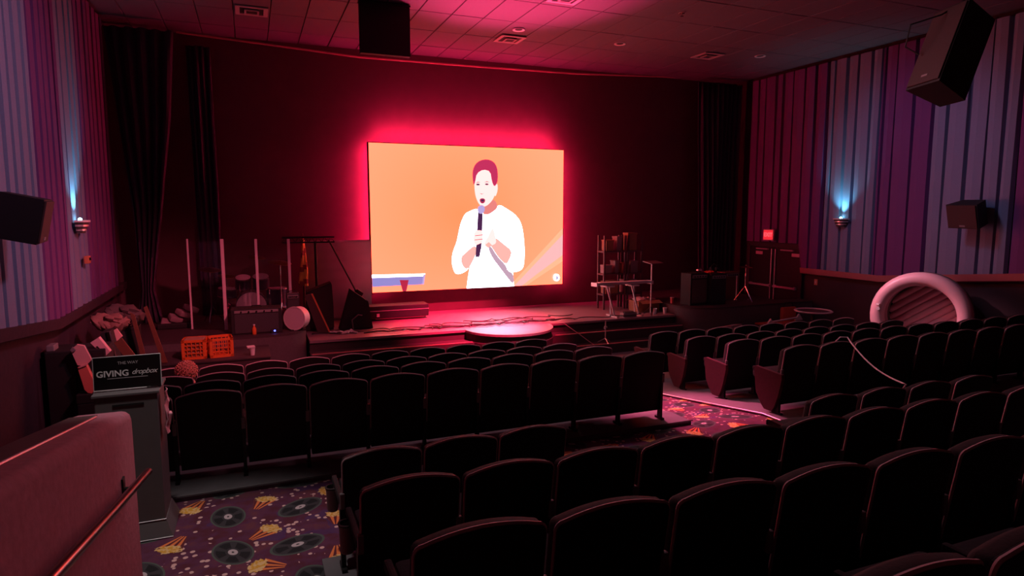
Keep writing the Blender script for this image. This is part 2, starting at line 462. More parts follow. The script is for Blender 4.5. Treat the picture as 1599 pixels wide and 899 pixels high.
drape('stage_drape', 'dark purple stage drape gathered low at the left corner of the stage',
      [(6.2, -2.25, -1.15), (4.6, -2.12, -1.28), (3.0, -1.98, -1.5), (1.5, -1.93, -1.72), (.87, -2.05, -1.6)], 13.55, 5)
drape('stage_drape', 'narrow dark straight drape just right of the gathered left stage drape', [(6.1, -1.0, -.58), (3.5, -.98, -.56), (.87, -.96, -.58)], 14.1, 4, .04)
drape('stage_drape', 'wide dark stage drape at the right corner beside the double doors', [(6.25, 10.8, 12.2), (3.5, 10.95, 12.15), (.87, 11.0, 12.1)], 13.85, 9, .06)

# ------------------------------------------------------------------ exit doors in the right wall
door_m = mat('black_door_paint', (.009, .007, .008), .45)
frame_m = mat('door_frame_paint', (.03, .022, .025), .6)
struct(MB().box((XR - .03, 13.5, 1.02), (.1, .1, 2.16)).box((XR - .03, 11.73, 1.02), (.1, .1, 2.16)).box((XR - .03, 12.61, 2.10), (.1, 1.8, .1)).build('trim_6', frame_m))
for k, (y0, y1) in enumerate(((12.61, 13.44), (11.78, 12.60))):
    d = struct(MB().rbox((XR - .04, (y0 + y1) / 2, 1.06), (.06, y1 - y0, 1.97), .006).build('door_%d' % (k + 1), door_m))
    bar = MB().rbox((XR - .13, (y0 + y1) / 2, 1.06), (.045, .72, .05), .01).box((XR - .09, y0 + .08, 1.06), (.06, .06, .07)).box((XR - .09, y1 - .08, 1.06), (.06, .06, .07))
    plabel(bar.build('panic_bar', alu, d), 'pale metal push bar')
    plabel(MB().cyl((XR - .1, (y1 - .06) if k else (y0 + .06), .12), (XR - .1, (y1 - .06) if k else (y0 + .06), 2.0), .013, n=8).build('latch_rod', alu, d), 'pale vertical latch rod')
    MB().box((XR - .12, (y0 + y1) / 2 - .05, 1.99), (.05, .40, .03)).build('door_closer', alu, d)
    plabel(MB().box((XR - .075, (y0 + y1) / 2 - (.28 if k else -.1), 1.88), (.006, .24, .08)).build('door_sign', mat('pale_sign', (.65, .5, .5), .5), d), 'small pale sign')
s = thing('exit_sign', 'glowing red exit sign on the curtain above the double doors', 'exit sign', (XR - .22, 12.66, 2.36))
MB().rbox((0, 0, 0), (.05, .36, .29), .01).build('housing', mat('sign_housing', (.5, .3, .3), .5), s)
MB().box((-.029, 0, 0), (.008, .31, .24)).build('lit_face', mat('exit_face', (.4, .02, .02), .5, emit=(1, .03, .05), strength=.75), s)
MB().box((.09, 0, .1), (.14, .05, .05)).build('bracket', black, s)
text_mesh('EXIT', .14, .002, mat('exit_letters', (.8, .05, .05), .5, emit=(1, .10, .12), strength=1.3), 'lettering', s,
          Matrix.Translation((-.035, 0, 0)) @ Matrix.Rotation(-PI / 2, 4, 'Z') @ Matrix.Rotation(PI / 2, 4, 'X'), bold=.004)
s = thing('wall_switch', 'small orange-lit wall switch plate right of the double doors', 'switch', (XR, 11.31, 1.28))
MB().rbox((-.012, 0, 0), (.02, .09, .14), .004).build('plate', mat('switch_plate', (.6, .25, .15), .5), s)
MB().box((-.026, 0, 0), (.012, .02, .05)).build('rocker', white_p, s)

# ------------------------------------------------------------------ ceiling fittings
def downlight(x, y, label):
    t = thing('downlight', label, 'ceiling light', (x, y, ZC + .02), 0, 'ceiling downlights')
    MB().lathe([(.075, 0), (.115, -.012), (.12, -.004), (.12, .004), (.075, .006)], n=24, close=True).build('trim_ring', white_p, t, True)
    MB().lathe([(.074, -.001), (.05, .008), (.0001, .010)], n=20).build('lamp_recess', black, t)


for px, py, lb in ((968, 70, 'round white ceiling downlight between the two right vents'), (1187, 89, 'round white ceiling downlight nearest the right wall'),
                   (810, 48, 'round ceiling downlight just behind the middle vent')):
    p = at(px, py, 5); k = (ZC - CAMZ) / (p.z - CAMZ); downlight(p.x * k, p.y * k, lb)
downlight(-.1, 4.4, 'round ceiling downlight above the left aisle, out of the photo')


def vent(px, py, label, s_=.52):
    p = at(px, py, 5); k = (ZC - CAMZ) / (p.z - CAMZ)
    t = thing('ceiling_vent', label, 'vent', (p.x * k, p.y * k, ZC + .02), 0, 'square ceiling vents')
    h = s_ / 2; b = MB()
    for q, (o, z) in enumerate(((h, -.012), (h * .45, -.03))):
        for sx, sy in ((1, 0), (-1, 0), (0, 1), (0, -1)):
            wq = .07 if q == 0 else .03
            b.box((sx * (o - wq / 2), sy * (o - wq / 2), z), ((wq, 2 * o, .02) if sx else (2 * o - 2 * wq, wq, .02)))
    b.build('louvre', mat('vent_metal', (.40, .32, .34), .5), t)
    MB().box((0, 0, -.006), (s_ * .9, s_ * .9, .004)).build('duct_opening', black, t)
    MB().box((0, 0, -.028), (s_ * .38, s_ * .38, .008)).build('centre_plate', black, t)


vent(393, 18, 'square ceiling vent left of the hanging black box')
vent(796, 62, 'square ceiling vent above the video wall, catching red light')
vent(885, -2, 'square ceiling vent cut off by the top edge of the photo')
vent(1105, 88, 'dark square ceiling vent above the right stage corner')
p = at(1065, 22, 5); k = (ZC - CAMZ) / (p.z - CAMZ)
s = thing('sprinkler', 'tiny fire sprinkler head on the ceiling right of centre', 'sprinkler', (p.x * k, p.y * k, ZC + .02))
MB().lathe([(.05, 0), (.05, -.008), (.012, -.012), (.012, -.05), (.03, -.052), (.03, -.056), (.0001, -.057)], n=12).build('sprinkler_head', chrome, s)
MB().lathe([(.051, .001), (.06, -.003), (.051, -.006)], n=14).build('collar', white_p, s)

p0, p1 = at(563, 82, 11), at(641, 88, 11)
s = thing('hanging_box', 'tall black box hanging from the ceiling left above the video wall', 'box', ((p0.x + p1.x) / 2, 11.05, 0))
hw = (p1.x - p0.x) / 2
MB().rbox((0, 0, (p0.z + ZC - .02) / 2), (2 * hw, .12, ZC - .02 - p0.z), .006).build('casing', mat('hanging_box_cloth', (.022, .014, .016), .9), s)
MB().box((0, 0, ZC - .005), (2 * hw + .02, .14, .03)).build('mounting_plate', black, s)

# ------------------------------------------------------------------ stage
ZS, ZP = .65, .85
st = thing('stage', 'low stage with glossy floor, round front bulge and two steps under the video wall', 'stage', (4.8, 12, 0))


def outline(front, yb, z, c, r, x0, x1):
    pts = [(x0, yb, z), (x0, front, z)]
    h = math.sqrt(max(0, r * r - (c[1] - front) ** 2))
    a0 = math.atan2(front - c[1], -h); a1 = math.atan2(front - c[1], h)
    if a0 > 0: a0 -= 2 * PI
    if a1 > 0: a1 -= 2 * PI
    for i in range(25):
        a = a0 + (a1 - a0) * i / 24; pts.append((c[0] + r * math.cos(a), c[1] + r * math.sin(a), z))
    pts += [(x1, front, z), (x1, yb, z)]
    return [(x - 4.8, y - 12, zz) for x, y, zz in pts]


MB().prism(outline(11.78, 14.33, ZS - .045, (4.72, 11.85), .92, .89, 8.75), (0, 0, .045)).build('deck', stage_m, st)
MB().prism(outline(11.81, 14.33, .07, (4.72, 11.85), .89, .89, 8.75), (0, 0, ZS - .115)).build('skirt', skirt_m, st)
MB().prism(outline(11.47, 11.9, .07, (4.72, 11.85), .92, .88, 8.74), (0, 0, .385)).build('step', skirt_m, st)
MB().prism(outline(11.15, 11.6, .07, (4.72, 11.85), .94, .88, 8.74), (0, 0, .19)).build('step', skirt_m, st)
nose = mat('step_nosing', (.4, .16, .18), .4)
for z, y, nm in ((.462, 11.47, 0), (.267, 11.15, 0)):
    for x0, x1 in ((.9, 3.85), (5.62, 8.72)):
        MB().box(((x0 + x1) / 2 - 4.8, y - 12 + .012, z), (x1 - x0, .03, .014)).build('step_nosing', nose, st)


def riser(label, pts):
    cx = sum(p[0] for p in pts) / len(pts)
    t = thing('stage_riser', label, 'riser', (cx, 12.5, 0))
    P = [(x - cx, y - 12.5, 0) for x, y in pts]
    MB().prism([(x, y, .07) for x, y, _ in P], (0, 0, ZP - .11)).build('curved_side', riser_m, t, True)
    MB().prism([(x, y, ZP - .04) for x, y, _ in P], (0, 0, .04)).build('platform_top', mat('riser_top', (.05, .03, .035), .6, noise=.2), t)


arc = lambda cx, cy, r, a0, a1, n=10: [(cx + r * math.cos(math.radians(a0 + (a1 - a0) * i / n)), cy + r * math.sin(math.radians(a0 + (a1 - a0) * i / n))) for i in range(n + 1)]
riser('curved grey platform at the left of the stage carrying the drum shield', [(XL + .02, 14.33), (XL + .02, 11.55)] + arc(.32, 12.08, .53, -90, 0) + [(.86, 14.33)])
riser('curved grey platform at the right of the stage carrying the amplifiers', [(8.78, 14.33)] + arc(9.5, 11.95, .72, 180, 270) + [(XR - .16, 11.24), (XR - .16, 11.6), (11.6, 11.7), (11.6, 14.33)])
s = thing('side_step', 'low black side step in front of the left platform, under orange crates', 'step', (-1.05, 11.0, 0))
MB().rbox((0, 0, .385), (2.5, .98, .63), .01).build('step_body', skirt_m, s)
MB().box((0, -.49, .69), (2.5, .03, .02)).build('nosing', frame_m, s)

# ------------------------------------------------------------------ the video wall
TLc, TRc, BLc, BRc = at(576, 222, 14), at(881, 235, 14), at(581, 457, 14), at(877, 443, 14)
x0, x1 = (TLc.x + BLc.x) / 2, (TRc.x + BRc.x) / 2
z1, z0 = (TLc.z + TRc.z) / 2, (BLc.z + BRc.z) / 2
vw = thing('video_wall', 'large glowing video wall showing a man with a microphone on orange', 'screen', ((x0 + x1) / 2, 14, 0))
ox = (x0 + x1) / 2
MB().rbox((0, .07, (z0 + z1) / 2), (x1 - x0 + .04, .12, z1 - z0 + .04), .01).build('cabinet', black, vw)
for sx in (-1.6, 1.6):
    MB().box((sx, .23, (z0 + z1) / 2), (.10, .20, 2.2)).build('wall_bracket', black, vw)
glow = mat('halo_strip', (.2, .02, .03), .5, emit=(1, .02, .11), strength=150)  # added emitter standing in for the red bloom around the screen
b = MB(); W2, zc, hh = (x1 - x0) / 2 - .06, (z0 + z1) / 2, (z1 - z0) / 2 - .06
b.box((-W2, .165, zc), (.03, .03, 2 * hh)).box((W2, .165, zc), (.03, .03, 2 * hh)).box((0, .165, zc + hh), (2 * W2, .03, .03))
plabel(b.build('halo_strip', glow, vw), 'added red glowing strip that makes the halo around the screen')


def em(name, col): return mat('screen_' + name, (.01, .01, .01), .4, emit=col)


def lin(r, g, b): return tuple(((c / 255 + .055) / 1.055) ** 2.4 if c > 10 else c / 3294 for c in (r, g, b))


B_ = SCREEN
orange = em('orange', (B_, .40, .20))
nt_ = orange.node_tree; tc_ = nt_.nodes.new('ShaderNodeTexCoord'); gr_ = nt_.nodes.new('ShaderNodeTexGradient'); gr_.gradient_type = 'SPHERICAL'
mp_ = nt_.nodes.new('ShaderNodeMapping'); mp_.inputs['Scale'].default_value = (.36, 1, .40); mp_.inputs['Location'].default_value = (.1, 0, -1.15)
mx_ = nt_.nodes.new('ShaderNodeMix'); mx_.data_type = 'RGBA'; mx_.inputs[6].default_value = (B_, .43, .225, 1); mx_.inputs[7].default_value = (B_, .325, .125, 1)
nt_.links.new(tc_.outputs['Object'], mp_.inputs[0]); nt_.links.new(mp_.outputs[0], gr_.inputs[0]); nt_.links.new(gr_.outputs['Fac'], mx_.inputs[0])
nt_.links.new(mx_.outputs[2], nt_.nodes['Principled BSDF'].inputs['Emission Color'])
shirt = em('shirt', (6.5, 5.6, 6.4)); face = em('face', (2.5, .90, .86)); skin = em('skin', (1.2, .50, .44)); skin2 = em('skin_shade', (.85, .24, .22))
hairm = em('hair', lin(200, 50, 95)); dark = em('dark', lin(75, 40, 80)); lilac = em('lilac', lin(190, 170, 225)); shade = em('shirt_shade', lin(200, 165, 185))
lip = em('lip', lin(170, 50, 90)); panel = em('panel', lin(150, 140, 210)); beam = em('beam', lin(255, 190, 190)); cup_m = em('cup', lin(185, 40, 70)); peach = em('peach', (1.4, .52, .30))
picm = [orange, shirt, face, skin, skin2, hairm, dark, lilac, shade, lip, panel, beam, cup_m, peach]
pb = MB(); layer = [0]


def poly(m, pts, man=True, smooth=0):
    layer[0] += 1
    q = []
    for u, v in pts:
        if man: u, v = 700 + .2334 * u, 240 + .2334 * v
        p = at(u, v, 14); q.append([min(max(p.x, x0), x1), min(max(p.z, z0), z1)])
    for _ in range(smooth):                                     # corner cutting
        r = []
        for (a, c), (d, e) in zip(q, q[1:] + q[:1]): r += [[a * .75 + d * .25, c * .75 + e * .25], [a * .25 + d * .75, c * .25 + e * .75]]
        q = r
    y = -.0012 * layer[0]
    bm = bmesh.new(); vs = [bm.verts.new((x - ox, y, z)) for x, z in q]; bm.faces.new(vs)
    bmesh.ops.triangulate(bm, faces=bm.faces[:]); bm.verts.index_update()
    pb.cur = picm.index(m); pb.add([v.co.copy() for v in bm.verts], [[v.index for v in f.verts] for f in bm.faces]); bm.free()


pb.cur = 0; pb.add([(x0 - ox, 0, z0), (x1 - ox, 0, z0), (x1 - ox, 0, z1), (x0 - ox, 0, z1)], [(0, 1, 2, 3)])
poly(peach, [(882, 356), (882, 408), (842, 432), (822, 446), (796, 446)], False)
poly(beam, [(882, 366), (882, 398), (838, 428), (815, 446), (803, 446)], False)
poly(panel, [(578, 432), (661, 430), (659, 444), (578, 448)], False)
poly(shirt, [(578, 429), (664, 427), (663, 431), (578, 434)], False)
poly(lilac, [(661, 428), (664, 428), (662, 444), (659, 444)], False)
poly(cup_m, [(624, 437), (638, 437), (635, 452), (634, 458), (629, 458), (628, 452)], False)
poly(shirt, [(190, 366), (150, 380), (112, 400), (92, 440), (78, 480), (66, 540), (56, 590), (32, 650), (22, 700), (26, 750), (42, 796), (60, 806), (90, 800), (122, 782), (132, 770), (158, 700), (170, 650), (260, 560), (300, 600), (380, 735), (392, 756), (404, 780), (430, 792), (470, 786), (498, 768), (508, 720), (510, 640), (504, 560), (496, 500), (480, 450), (455, 415), (428, 392), (390, 368), (345, 340), (320, 356), (290, 372), (250, 416), (215, 380)], smooth=1)
poly(shirt, [(150, 640), (290, 520), (380, 700), (432, 792), (440, 900), (122, 900), (128, 850), (142, 760)])
poly(shade, [(262, 600), (286, 620), (330, 690), (384, 745), (396, 782), (432, 800), (440, 850), (428, 868), (400, 836), (350, 770), (296, 700), (272, 650)], smooth=1)
poly(skin2, [(305, 300), (330, 345), (322, 372), (250, 418), (218, 372), (245, 330)], smooth=2)
poly(face, [(172, 180), (176, 262), (190, 312), (212, 348), (248, 356), (290, 318), (312, 275), (322, 195), (300, 110), (230, 90), (180, 125)], smooth=2)
poly(face, [(306, 205), (328, 196), (330, 245), (314, 290), (304, 270)], smooth=1)
poly(hairm, [(168, 215), (160, 150), (163, 105), (180, 68), (212, 44), (258, 36), (302, 52), (325, 90), (331, 145), (327, 195), (306, 222), (290, 185), (281, 118), (232, 104), (188, 132), (178, 190)], smooth=1)
poly(dark, [(180, 206), (196, 198), (214, 206), (198, 213)], smooth=1); poly(dark, [(240, 204), (256, 197), (272, 205), (256, 211)], smooth=1)
poly(hairm, [(180, 196), (196, 187), (214, 192), (196, 192)]); poly(hairm, [(238, 192), (256, 184), (276, 191), (256, 189)])
poly(lip, [(208, 264), (222, 272), (238, 263), (226, 268)]); poly(lip, [(206, 304), (226, 296), (246, 304), (242, 326), (226, 334), (212, 326)], smooth=2)
poly(dark, [(214, 310), (226, 305), (240, 311), (226, 322)], smooth=1)
poly(skin, [(82, 690), (120, 655), (172, 610), (196, 640), (175, 690), (140, 760), (112, 772), (86, 735)], smooth=1)
poly(skin, [(290, 560), (318, 562), (368, 604), (424, 648), (410, 700), (384, 745), (330, 690), (292, 630), (268, 600)], smooth=1)
poly(dark, [(196, 392), (228, 392), (225, 500), (220, 620), (206, 690), (180, 690), (190, 620), (198, 500)])
poly(lilac, [(196, 352), (222, 340), (242, 356), (240, 384), (226, 402), (202, 400), (192, 380)], smooth=2)
poly(face, [(170, 520), (196, 510), (226, 514), (230, 548), (228, 590), (206, 602), (180, 612), (164, 585)], smooth=1)
poly(lip, [(176, 546), (228, 540), (228, 544), (176, 550)]); poly(lip, [(174, 574), (228, 568), (228, 572), (174, 578)])
poly(face, [(238, 590), (262, 556), (286, 500), (300, 500), (314, 560), (318, 598), (290, 612), (262, 628), (240, 616)], smooth=1)
poly(skin, [(244, 608), (268, 590), (290, 612), (262, 628)]); 
poly(shirt, [(864, 428), (868, 427), (872, 429), (873, 433), (872, 437), (868, 439), (864, 437), (863, 433)], False, 1)
poly(lilac, [(867, 430), (870, 431), (871, 434), (869, 437), (867, 436), (868, 433)], False)
plabel(pb.build('screen_picture', picm, vw), 'picture of a man in a white sweater speaking into a microphone')

# ------------------------------------------------------------------ theatre seats
SW, SH = .56, .83


def back_outline(wt, wb, zt, zb, r=.06, arch=.03, n=10):
    pts = [(-wb, zb), (wb, zb), (wt, zt - arch - r)]
    for i in range(1, 5):
        a = PI / 2 * i / 4; pts.append((wt - r + r * math.cos(a), zt - arch - r + r * math.sin(a)))
    for i in range(1, n):
        t = i / n; x = (wt - r) * (1 - 2 * t); pts.append((x, zt - arch * (x / (wt - r)) ** 2))
    for i in range(0, 5):
        a = PI / 2 + PI / 2 * i / 4; pts.append((-wt + r + r * math.cos(a), zt - arch - r + r * math.sin(a)))
    return pts


def lean(z, d): return .10 - (z - .15) * .15 + d


def seat_proto():
    t = thing('theatre_seat', 'x', 'seat', (0, 0, 0))
    ol = back_outline(.263, .258, SH, .10, r=.035, arch=.034)
    n = len(ol)
    b = MB(); b.add([(x, lean(z, d), z) for d in (0, .035) for x, z in ol], [list(range(n))] + [(i, (i + 1) % n, n + (i + 1) % n, n + i) for i in range(n)] + [list(range(2 * n - 1, n - 1, -1))])
    b.build('back_shell', seat_shell, t)
    b = MB(); rings = [(.036, 1.0), (.075, 1.0), (.10, .95), (.115, .82)]; vs = []
    cz = .52
    for d, k_ in rings: vs += [(x * k_, lean(cz + (z - cz) * k_, d), cz + (z - cz) * k_) for x, z in ol]
    fs = [list(range(n)), list(range(4 * n - 1, 3 * n - 1, -1))]
    for j in range(3): fs += [(j * n + i, j * n + (i + 1) % n, (j + 1) * n + (i + 1) % n, (j + 1) * n + i) for i in range(n)]
    b.add(vs, fs).build('back_cushion', seat_black, t, True)
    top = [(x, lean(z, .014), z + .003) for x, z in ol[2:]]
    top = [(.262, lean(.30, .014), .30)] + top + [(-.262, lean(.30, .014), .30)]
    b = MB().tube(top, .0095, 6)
    b.build('lit_rim', lit_rim_m, t, True)  # lit cushion edge, drawn as a pale tube
    MB().rbox((0, .35, .40), (.47, .44, .11), .035).build('seat_cushion', seat_black, t, True)
    MB().rbox((0, .34, .335), (.44, .38, .03), .008).build('seat_pan', seat_metal, t)
    return t


def arm(t, x, cup):
    x *= .962
    a = MB().rbox((x, .30, .475), (.036, .42, .05), .012).build('armrest', seat_black, t)
    MB().rbox((x, .045, .50), (.034, .03, .11), .008).build('arm_bracket', grey_plastic, t)
    l = MB().box((x, .085, .235), (.03, .06, .45)).box((x, .09, .012), (.036, .14, .024)).build('leg', seat_metal, t)
    if cup:
        x -= .03
        MB().lathe([(.034, 0), (.040, .02), (.044, .15), (.048, .165), (.042, .168), (.038, .15), (.034, .03), (.0001, .025)], (x, .36, .30), n=18).build('cup_holder', grey_plastic, a, True)
        MB().lathe([(.048, .166), (.052, .176), (.040, .178), (.037, .160)], (x, .36, .30), n=18, close=True).build('cup_rim', black, a, True)


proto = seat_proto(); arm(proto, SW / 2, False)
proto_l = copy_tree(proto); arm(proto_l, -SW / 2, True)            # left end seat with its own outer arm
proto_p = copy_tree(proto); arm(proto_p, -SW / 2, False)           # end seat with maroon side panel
pp = [(-SW / 2 - .035, y, z) for y, z in ((.0, .44), (.005, .50), (.43, .52), (.45, .50), (.41, .22), (.35, .12), (.30, .06), (.26, .02), (.14, .02), (.10, .08), (.05, .22))]
plabel(MB().prism(pp, (.045, 0, 0))  .build('end_panel', seat_maroon, proto_p), 'maroon carpeted end panel')
ORD = ['first', 'second', 'third', 'fourth', 'fifth', 'sixth', 'seventh', 'eighth', 'ninth', 'tenth', 'eleventh', 'twelfth', 'thirteenth']
used = set()


def row(n, xs, ys, slope, zbase, desc, first=None, step=SW, group='theatre seats', end='left end'):
    for k in range(n):
        x = xs + step * (k + .5); y = ys + slope * (x - xs)
        src = first if (first is not None and k == 0) else proto
        if src.name in used: o = copy_tree(src)
        else: o = src; used.add(src.name)
        z = zbase if not callable(zbase) else zbase(y + .09)
        o.location = (x, y, z); 
        o['label'] = 'black theatre seat, %s from the left, %s' % (ORD[k], desc)
        o['category'] = 'seat'; o['group'] = group


zl = lambda y: zfloor(y, left_prof); zr = lambda y: zfloor(y, right_prof)
row(10, -1.25, 6.13, -.025, zl, 'nearest row of the left front block', proto_l)
row(10, -1.28, 7.20, -.018, zl, 'second row of the left front block', proto_l)
row(10, -1.25, 8.21, -.014, zl, 'third row of the left front block', proto_l)
row(10, -1.28, 9.15, -.010, zl, 'row nearest the stage, left front block', proto_l)
row(11, 5.76, 5.64, -.024, zr, 'nearest row of the right front block', proto_p)
row(11, 6.00, 6.88, -.045, zr, 'second row of the right front block', proto_p)
row(8, 6.10, 7.90, -.05, zr, 'third row of the right front block', proto_p)
row(8, 6.14, 8.92, -.05, zr, 'row nearest the stage, right front block', proto_p)
row(3, .475, 4.15, .012, .533, 'short row behind the cross aisle', proto_l)
row(4, 4.345, 3.95, -.02, .533, 'short right row behind the cross aisle', proto_p, .60)
row(10, .45, 3.20, -.025, .72, 'second row up behind the cross aisle', proto_l)
row(9, .48, 2.16, -.045, .94, 'third row up behind the cross aisle', proto_l)
row(5, .26, 1.13, -.03, 1.15, 'row closest to the camera', proto_l)

# ------------------------------------------------------------------ half wall, drop box
hwt = thing('half_wall', 'sloping carpeted half wall with dark handrail at the lower left', 'half wall', (-.805, 2.2, 0))


def hz(y): return 1.80 + .185 * (4.02 - y)


b = MB(); xs_ = [(-.145, -.6), (-.145, -.05), (-.138, -.022), (-.12, -.005), (-.10, 0), (.10, 0), (.12, -.005), (.138, -.022), (.145, -.05), (.145, -.6)]
ring = []
for y in (-1.5, 1, 2.5, 3.98, 4.04):
    k_ = .06 if y == 4.04 else 0
    ring.append([(x * (1 - k_), y - 2.2, (hz(y) + d + .05 - k_ * .4) if d > -.5 else .5) for x, d in xs_])
n = len(xs_)
b.add([p for r in ring for p in r], [(j * n + i, j * n + i + 1, (j + 1) * n + i + 1, (j + 1) * n + i) for j in range(4) for i in range(n - 1)] + [list(range(n)), list(range(5 * n - 1, 4 * n - 1, -1))])
b.build('carpeted_body', half_m, hwt, True)
b = MB(); b.prism([(-.105, -3.7, hz(-1.5) + .046), (.02, -3.7, hz(-1.5) + .046), (.02, 1.62, hz(3.82) + .046), (-.105, 1.62, hz(3.82) + .046)], (0, 0, .012))
plabel(b.build('top_inset', mat('dark_brown_inset', (.07, .035, .035), .7, noise=.3, nscale=30), hwt), 'dark brown strip along the top')
plabel(MB().tube([(.028, y - 2.2, hz(y) + .056) for y in (-1.5, 3.75)], .006).build('edge_trim', mat('pink_metal_trim', (.7, .35, .38), .35, metal=.5), hwt), 'thin shiny edge trim')
rail = [(.235, y - 2.2, z) for y, z in ((3.80, 1.56), (3.0, 1.72), (1.9, 1.95), (.3, 2.27))]
rl = MB().tube(rail, .021, 10).build('handrail', mat('dark_red_rail', (.05, .012, .016), .3, coat=.4), hwt, True)
for y, z in ((3.62, 1.596), (1.6, 2.01)):
    MB().tube([(.14, y - 2.2, z - .04), (.21, y - 2.2, z - .05), (.235, y - 2.2, z - .015)], .009).box((.148, y - 2.2, z - .03), (.012, .05, .09)).build('bracket', black, rl)

dbx = thing('drop_box', 'grey painted giving drop box with slot beside the left front seats', 'drop box', (-.89, 5.42, .52))
box_m = mat('grey_box_paint', (.155, .135, .14), .7, noise=.1, nscale=8)
MB().rbox((0, .0, .62), (.40, .38, .98), .008).build('body', box_m, dbx)
MB().add([(x * s_, y * s_ - .0, z) for s_, z in ((1.22, .004), (1.0, .13)) for x, y in ((-.205, -.195), (.205, -.195), (.205, .195), (-.205, .195))],
         [(3, 2, 1, 0), (4, 5, 6, 7), (0, 1, 5, 4), (1, 2, 6, 5), (2, 3, 7, 6), (3, 0, 4, 7)]).build('plinth', box_m, dbx)
MB().box((.01, -.192, 1.04), (.20, .006, .014)).build('slot', black, dbx)
MB().tube([(-.205, -.197, .135), (.205, -.197, .135)], .004).tube([(-.25, -.239, .008), (.25, -.239, .008)], .004).build('edge_trim', alu, dbx)
MB().rbox((0, 0, 1.115), (.43, .40, .02), .004).build('lid', box_m, dbx)
pk = mat('pink_paper', (.75, .35, .42), .8)
sg = thing('sign', 'black giving dropbox sign in a clear stand on the grey drop box', 'sign', (-.89, 5.36, 1.645))
MB().rbox((0, 0, .125), (.43, .012, .235), .002, Matrix.Rotation(-.10, 3, 'X')).build('panel', mat('black_sign_print', (.008, .007, .008), .35), sg)
fr = MB()
for a, c in (((-.218, 0, .008), (-.218, .0, .245)), ((.218, 0, .008), (.218, 0, .245)), ((-.218, 0, .245), (.218, 0, .245)), ((-.218, -.01, .006), (.12, -.01, .006))):
    fr.tube([Vector(a) + Vector((0, (a[2] - .12) * .1, 0)), Vector(c) + Vector((0, (c[2] - .12) * .1, 0))], .0035)
fr.build('clear_frame', mat('sign_edge', (.8, .72, .74), .3), sg)
MB().box((0, -.005, .004), (.43, .09, .006)).build('foot', acrylic, sg)
TM = lambda x, z: Matrix.Translation((x, (z - .125) * .1 - .0085, z)) @ Matrix.Rotation(PI / 2 - .10, 4, 'X')
wt = mat('sign_white_print', (.9, .85, .86), .6); gt = mat('sign_grey_print', (.60, .55, .57), .6)
text_mesh('THE WAY', .030, .0006, gt, 'lettering', sg, TM(.005, .197))
text_mesh('GIVING', .062, .0006, wt, 'lettering', sg, TM(-.095, .122), bold=.0014)
text_mesh('dropbox', .053, .0006, wt, 'script_lettering', sg, TM(.108, .126), shear=.42, spacing=.88)
MB().box((0, -.0095, .088), (.26, .001, .004), Matrix.Rotation(-.10, 3, 'X')).build('fine_print_line', gt, sg)
s = thing('paper_bundle', 'crumpled pink paper hanging at the right side of the drop box', 'paper', (-.655, 5.38, 1.42))
b = MB(); nn = 7
b.add([(.01 + .012 * math.sin(i * 2.1 + j), (j - 3) * .03 + .01 * math.sin(i), .20 - i * .055) for i in range(nn) for j in range(5)], [(i * 5 + j, i * 5 + j + 1, i * 5 + 5 + j + 1, i * 5 + 5 + j) for i in range(nn - 1) for j in range(4)])
o = b.build('sheet', pk, s); o.modifiers.new('t', 'SOLIDIFY').thickness = .004
MB().rbox((.015, -.02, -.03), (.03, .06, .10), .01, rotm(.2, .1, .2)).build('tape_roll', pk, s)

# ------------------------------------------------------------------ wall lamps and loudspeakers
def sconce(loc, sgn, label):
    t = thing('wall_sconce', label, 'wall lamp', loc, 0)
    for k_, (r, z) in enumerate(((.20, 0), (.17, -.06), (.13, -.12))):
        pts = [(sgn * -r * .75 * math.sin(PI * i / 12), r * math.cos(PI * i / 12), z) for i in range(13)]
        MB().prism(pts, (0, 0, .028)).build('tier', alu if k_ else white_p, t)
        pts = [(p[0] * .86, p[1] * .86, z - .035) for p in pts]
        MB().prism(pts, (0, 0, .036)).build('tier_shadow_gap', frame_m, t)
    MB().ball((sgn * -.03, 0, .035), .026).build('bulb', mat('cyan_bulb', (.5, .8, .9), .4, emit=(.25, .85, 1), strength=28), t)
    l = bpy.data.lights.new('sconce_light', 'SPOT'); l.energy = 60; l.color = (.20, .78, 1); l.spot_size = math.radians(95); l.spot_blend = 1; l.shadow_soft_size = .04
    lo = bpy.data.objects.new('sconce_light', l); COL.objects.link(lo); lo.location = (loc[0] - sgn * .09, loc[1], loc[2] + .09)
    lo.rotation_euler = (Vector((sgn * .10, 0, 1))).to_track_quat('-Z', 'Y').to_euler()


sconce((XR - .145, 10.58, 2.77), 1, 'tiered wall sconce glowing cyan on the right wall')
sconce((XL + .145, 10.72, 2.80), -1, 'tiered wall sconce glowing cyan on the left wall')


def basis_box(name, label, c, u, f, size, parts):
    """box whose long axis is u and whose front faces f"""
    u = Vector(u).normalized(); f = Vector(f); f = (f - u * f.dot(u)).normalized(); r = u.cross(f)
    M = Matrix((r, f, u)).transposed()
    t = thing(name, label, 'loudspeaker', c)
    parts(t, M, size)
    return t, M


def spk_parts(t, M, s_):
    w_, d_, h_ = s_
    b = MB(); pts = [(-w_ / 2, d_ / 2), (w_ / 2, d_ / 2), (w_ * .36, -d_ / 2), (-w_ * .36, -d_ / 2)]
    b.prism([M @ Vector((x, y, -h_ / 2)) for x, y in pts], M @ Vector((0, 0, h_))).build('cabinet', black, t)
    MB().rbox(M @ Vector((0, d_ / 2 + .012, 0)), (w_ * .94, .02, h_ * .94), .006, M).build('grille', mat('speaker_grille', (.05, .02, .02), .7, noise=.4, nscale=120), t)
    MB().box(M @ Vector((0, d_ / 2 + .024, -h_ * .38)), (w_ * .18, .006, .03), M).build('badge', grey_plastic, t)


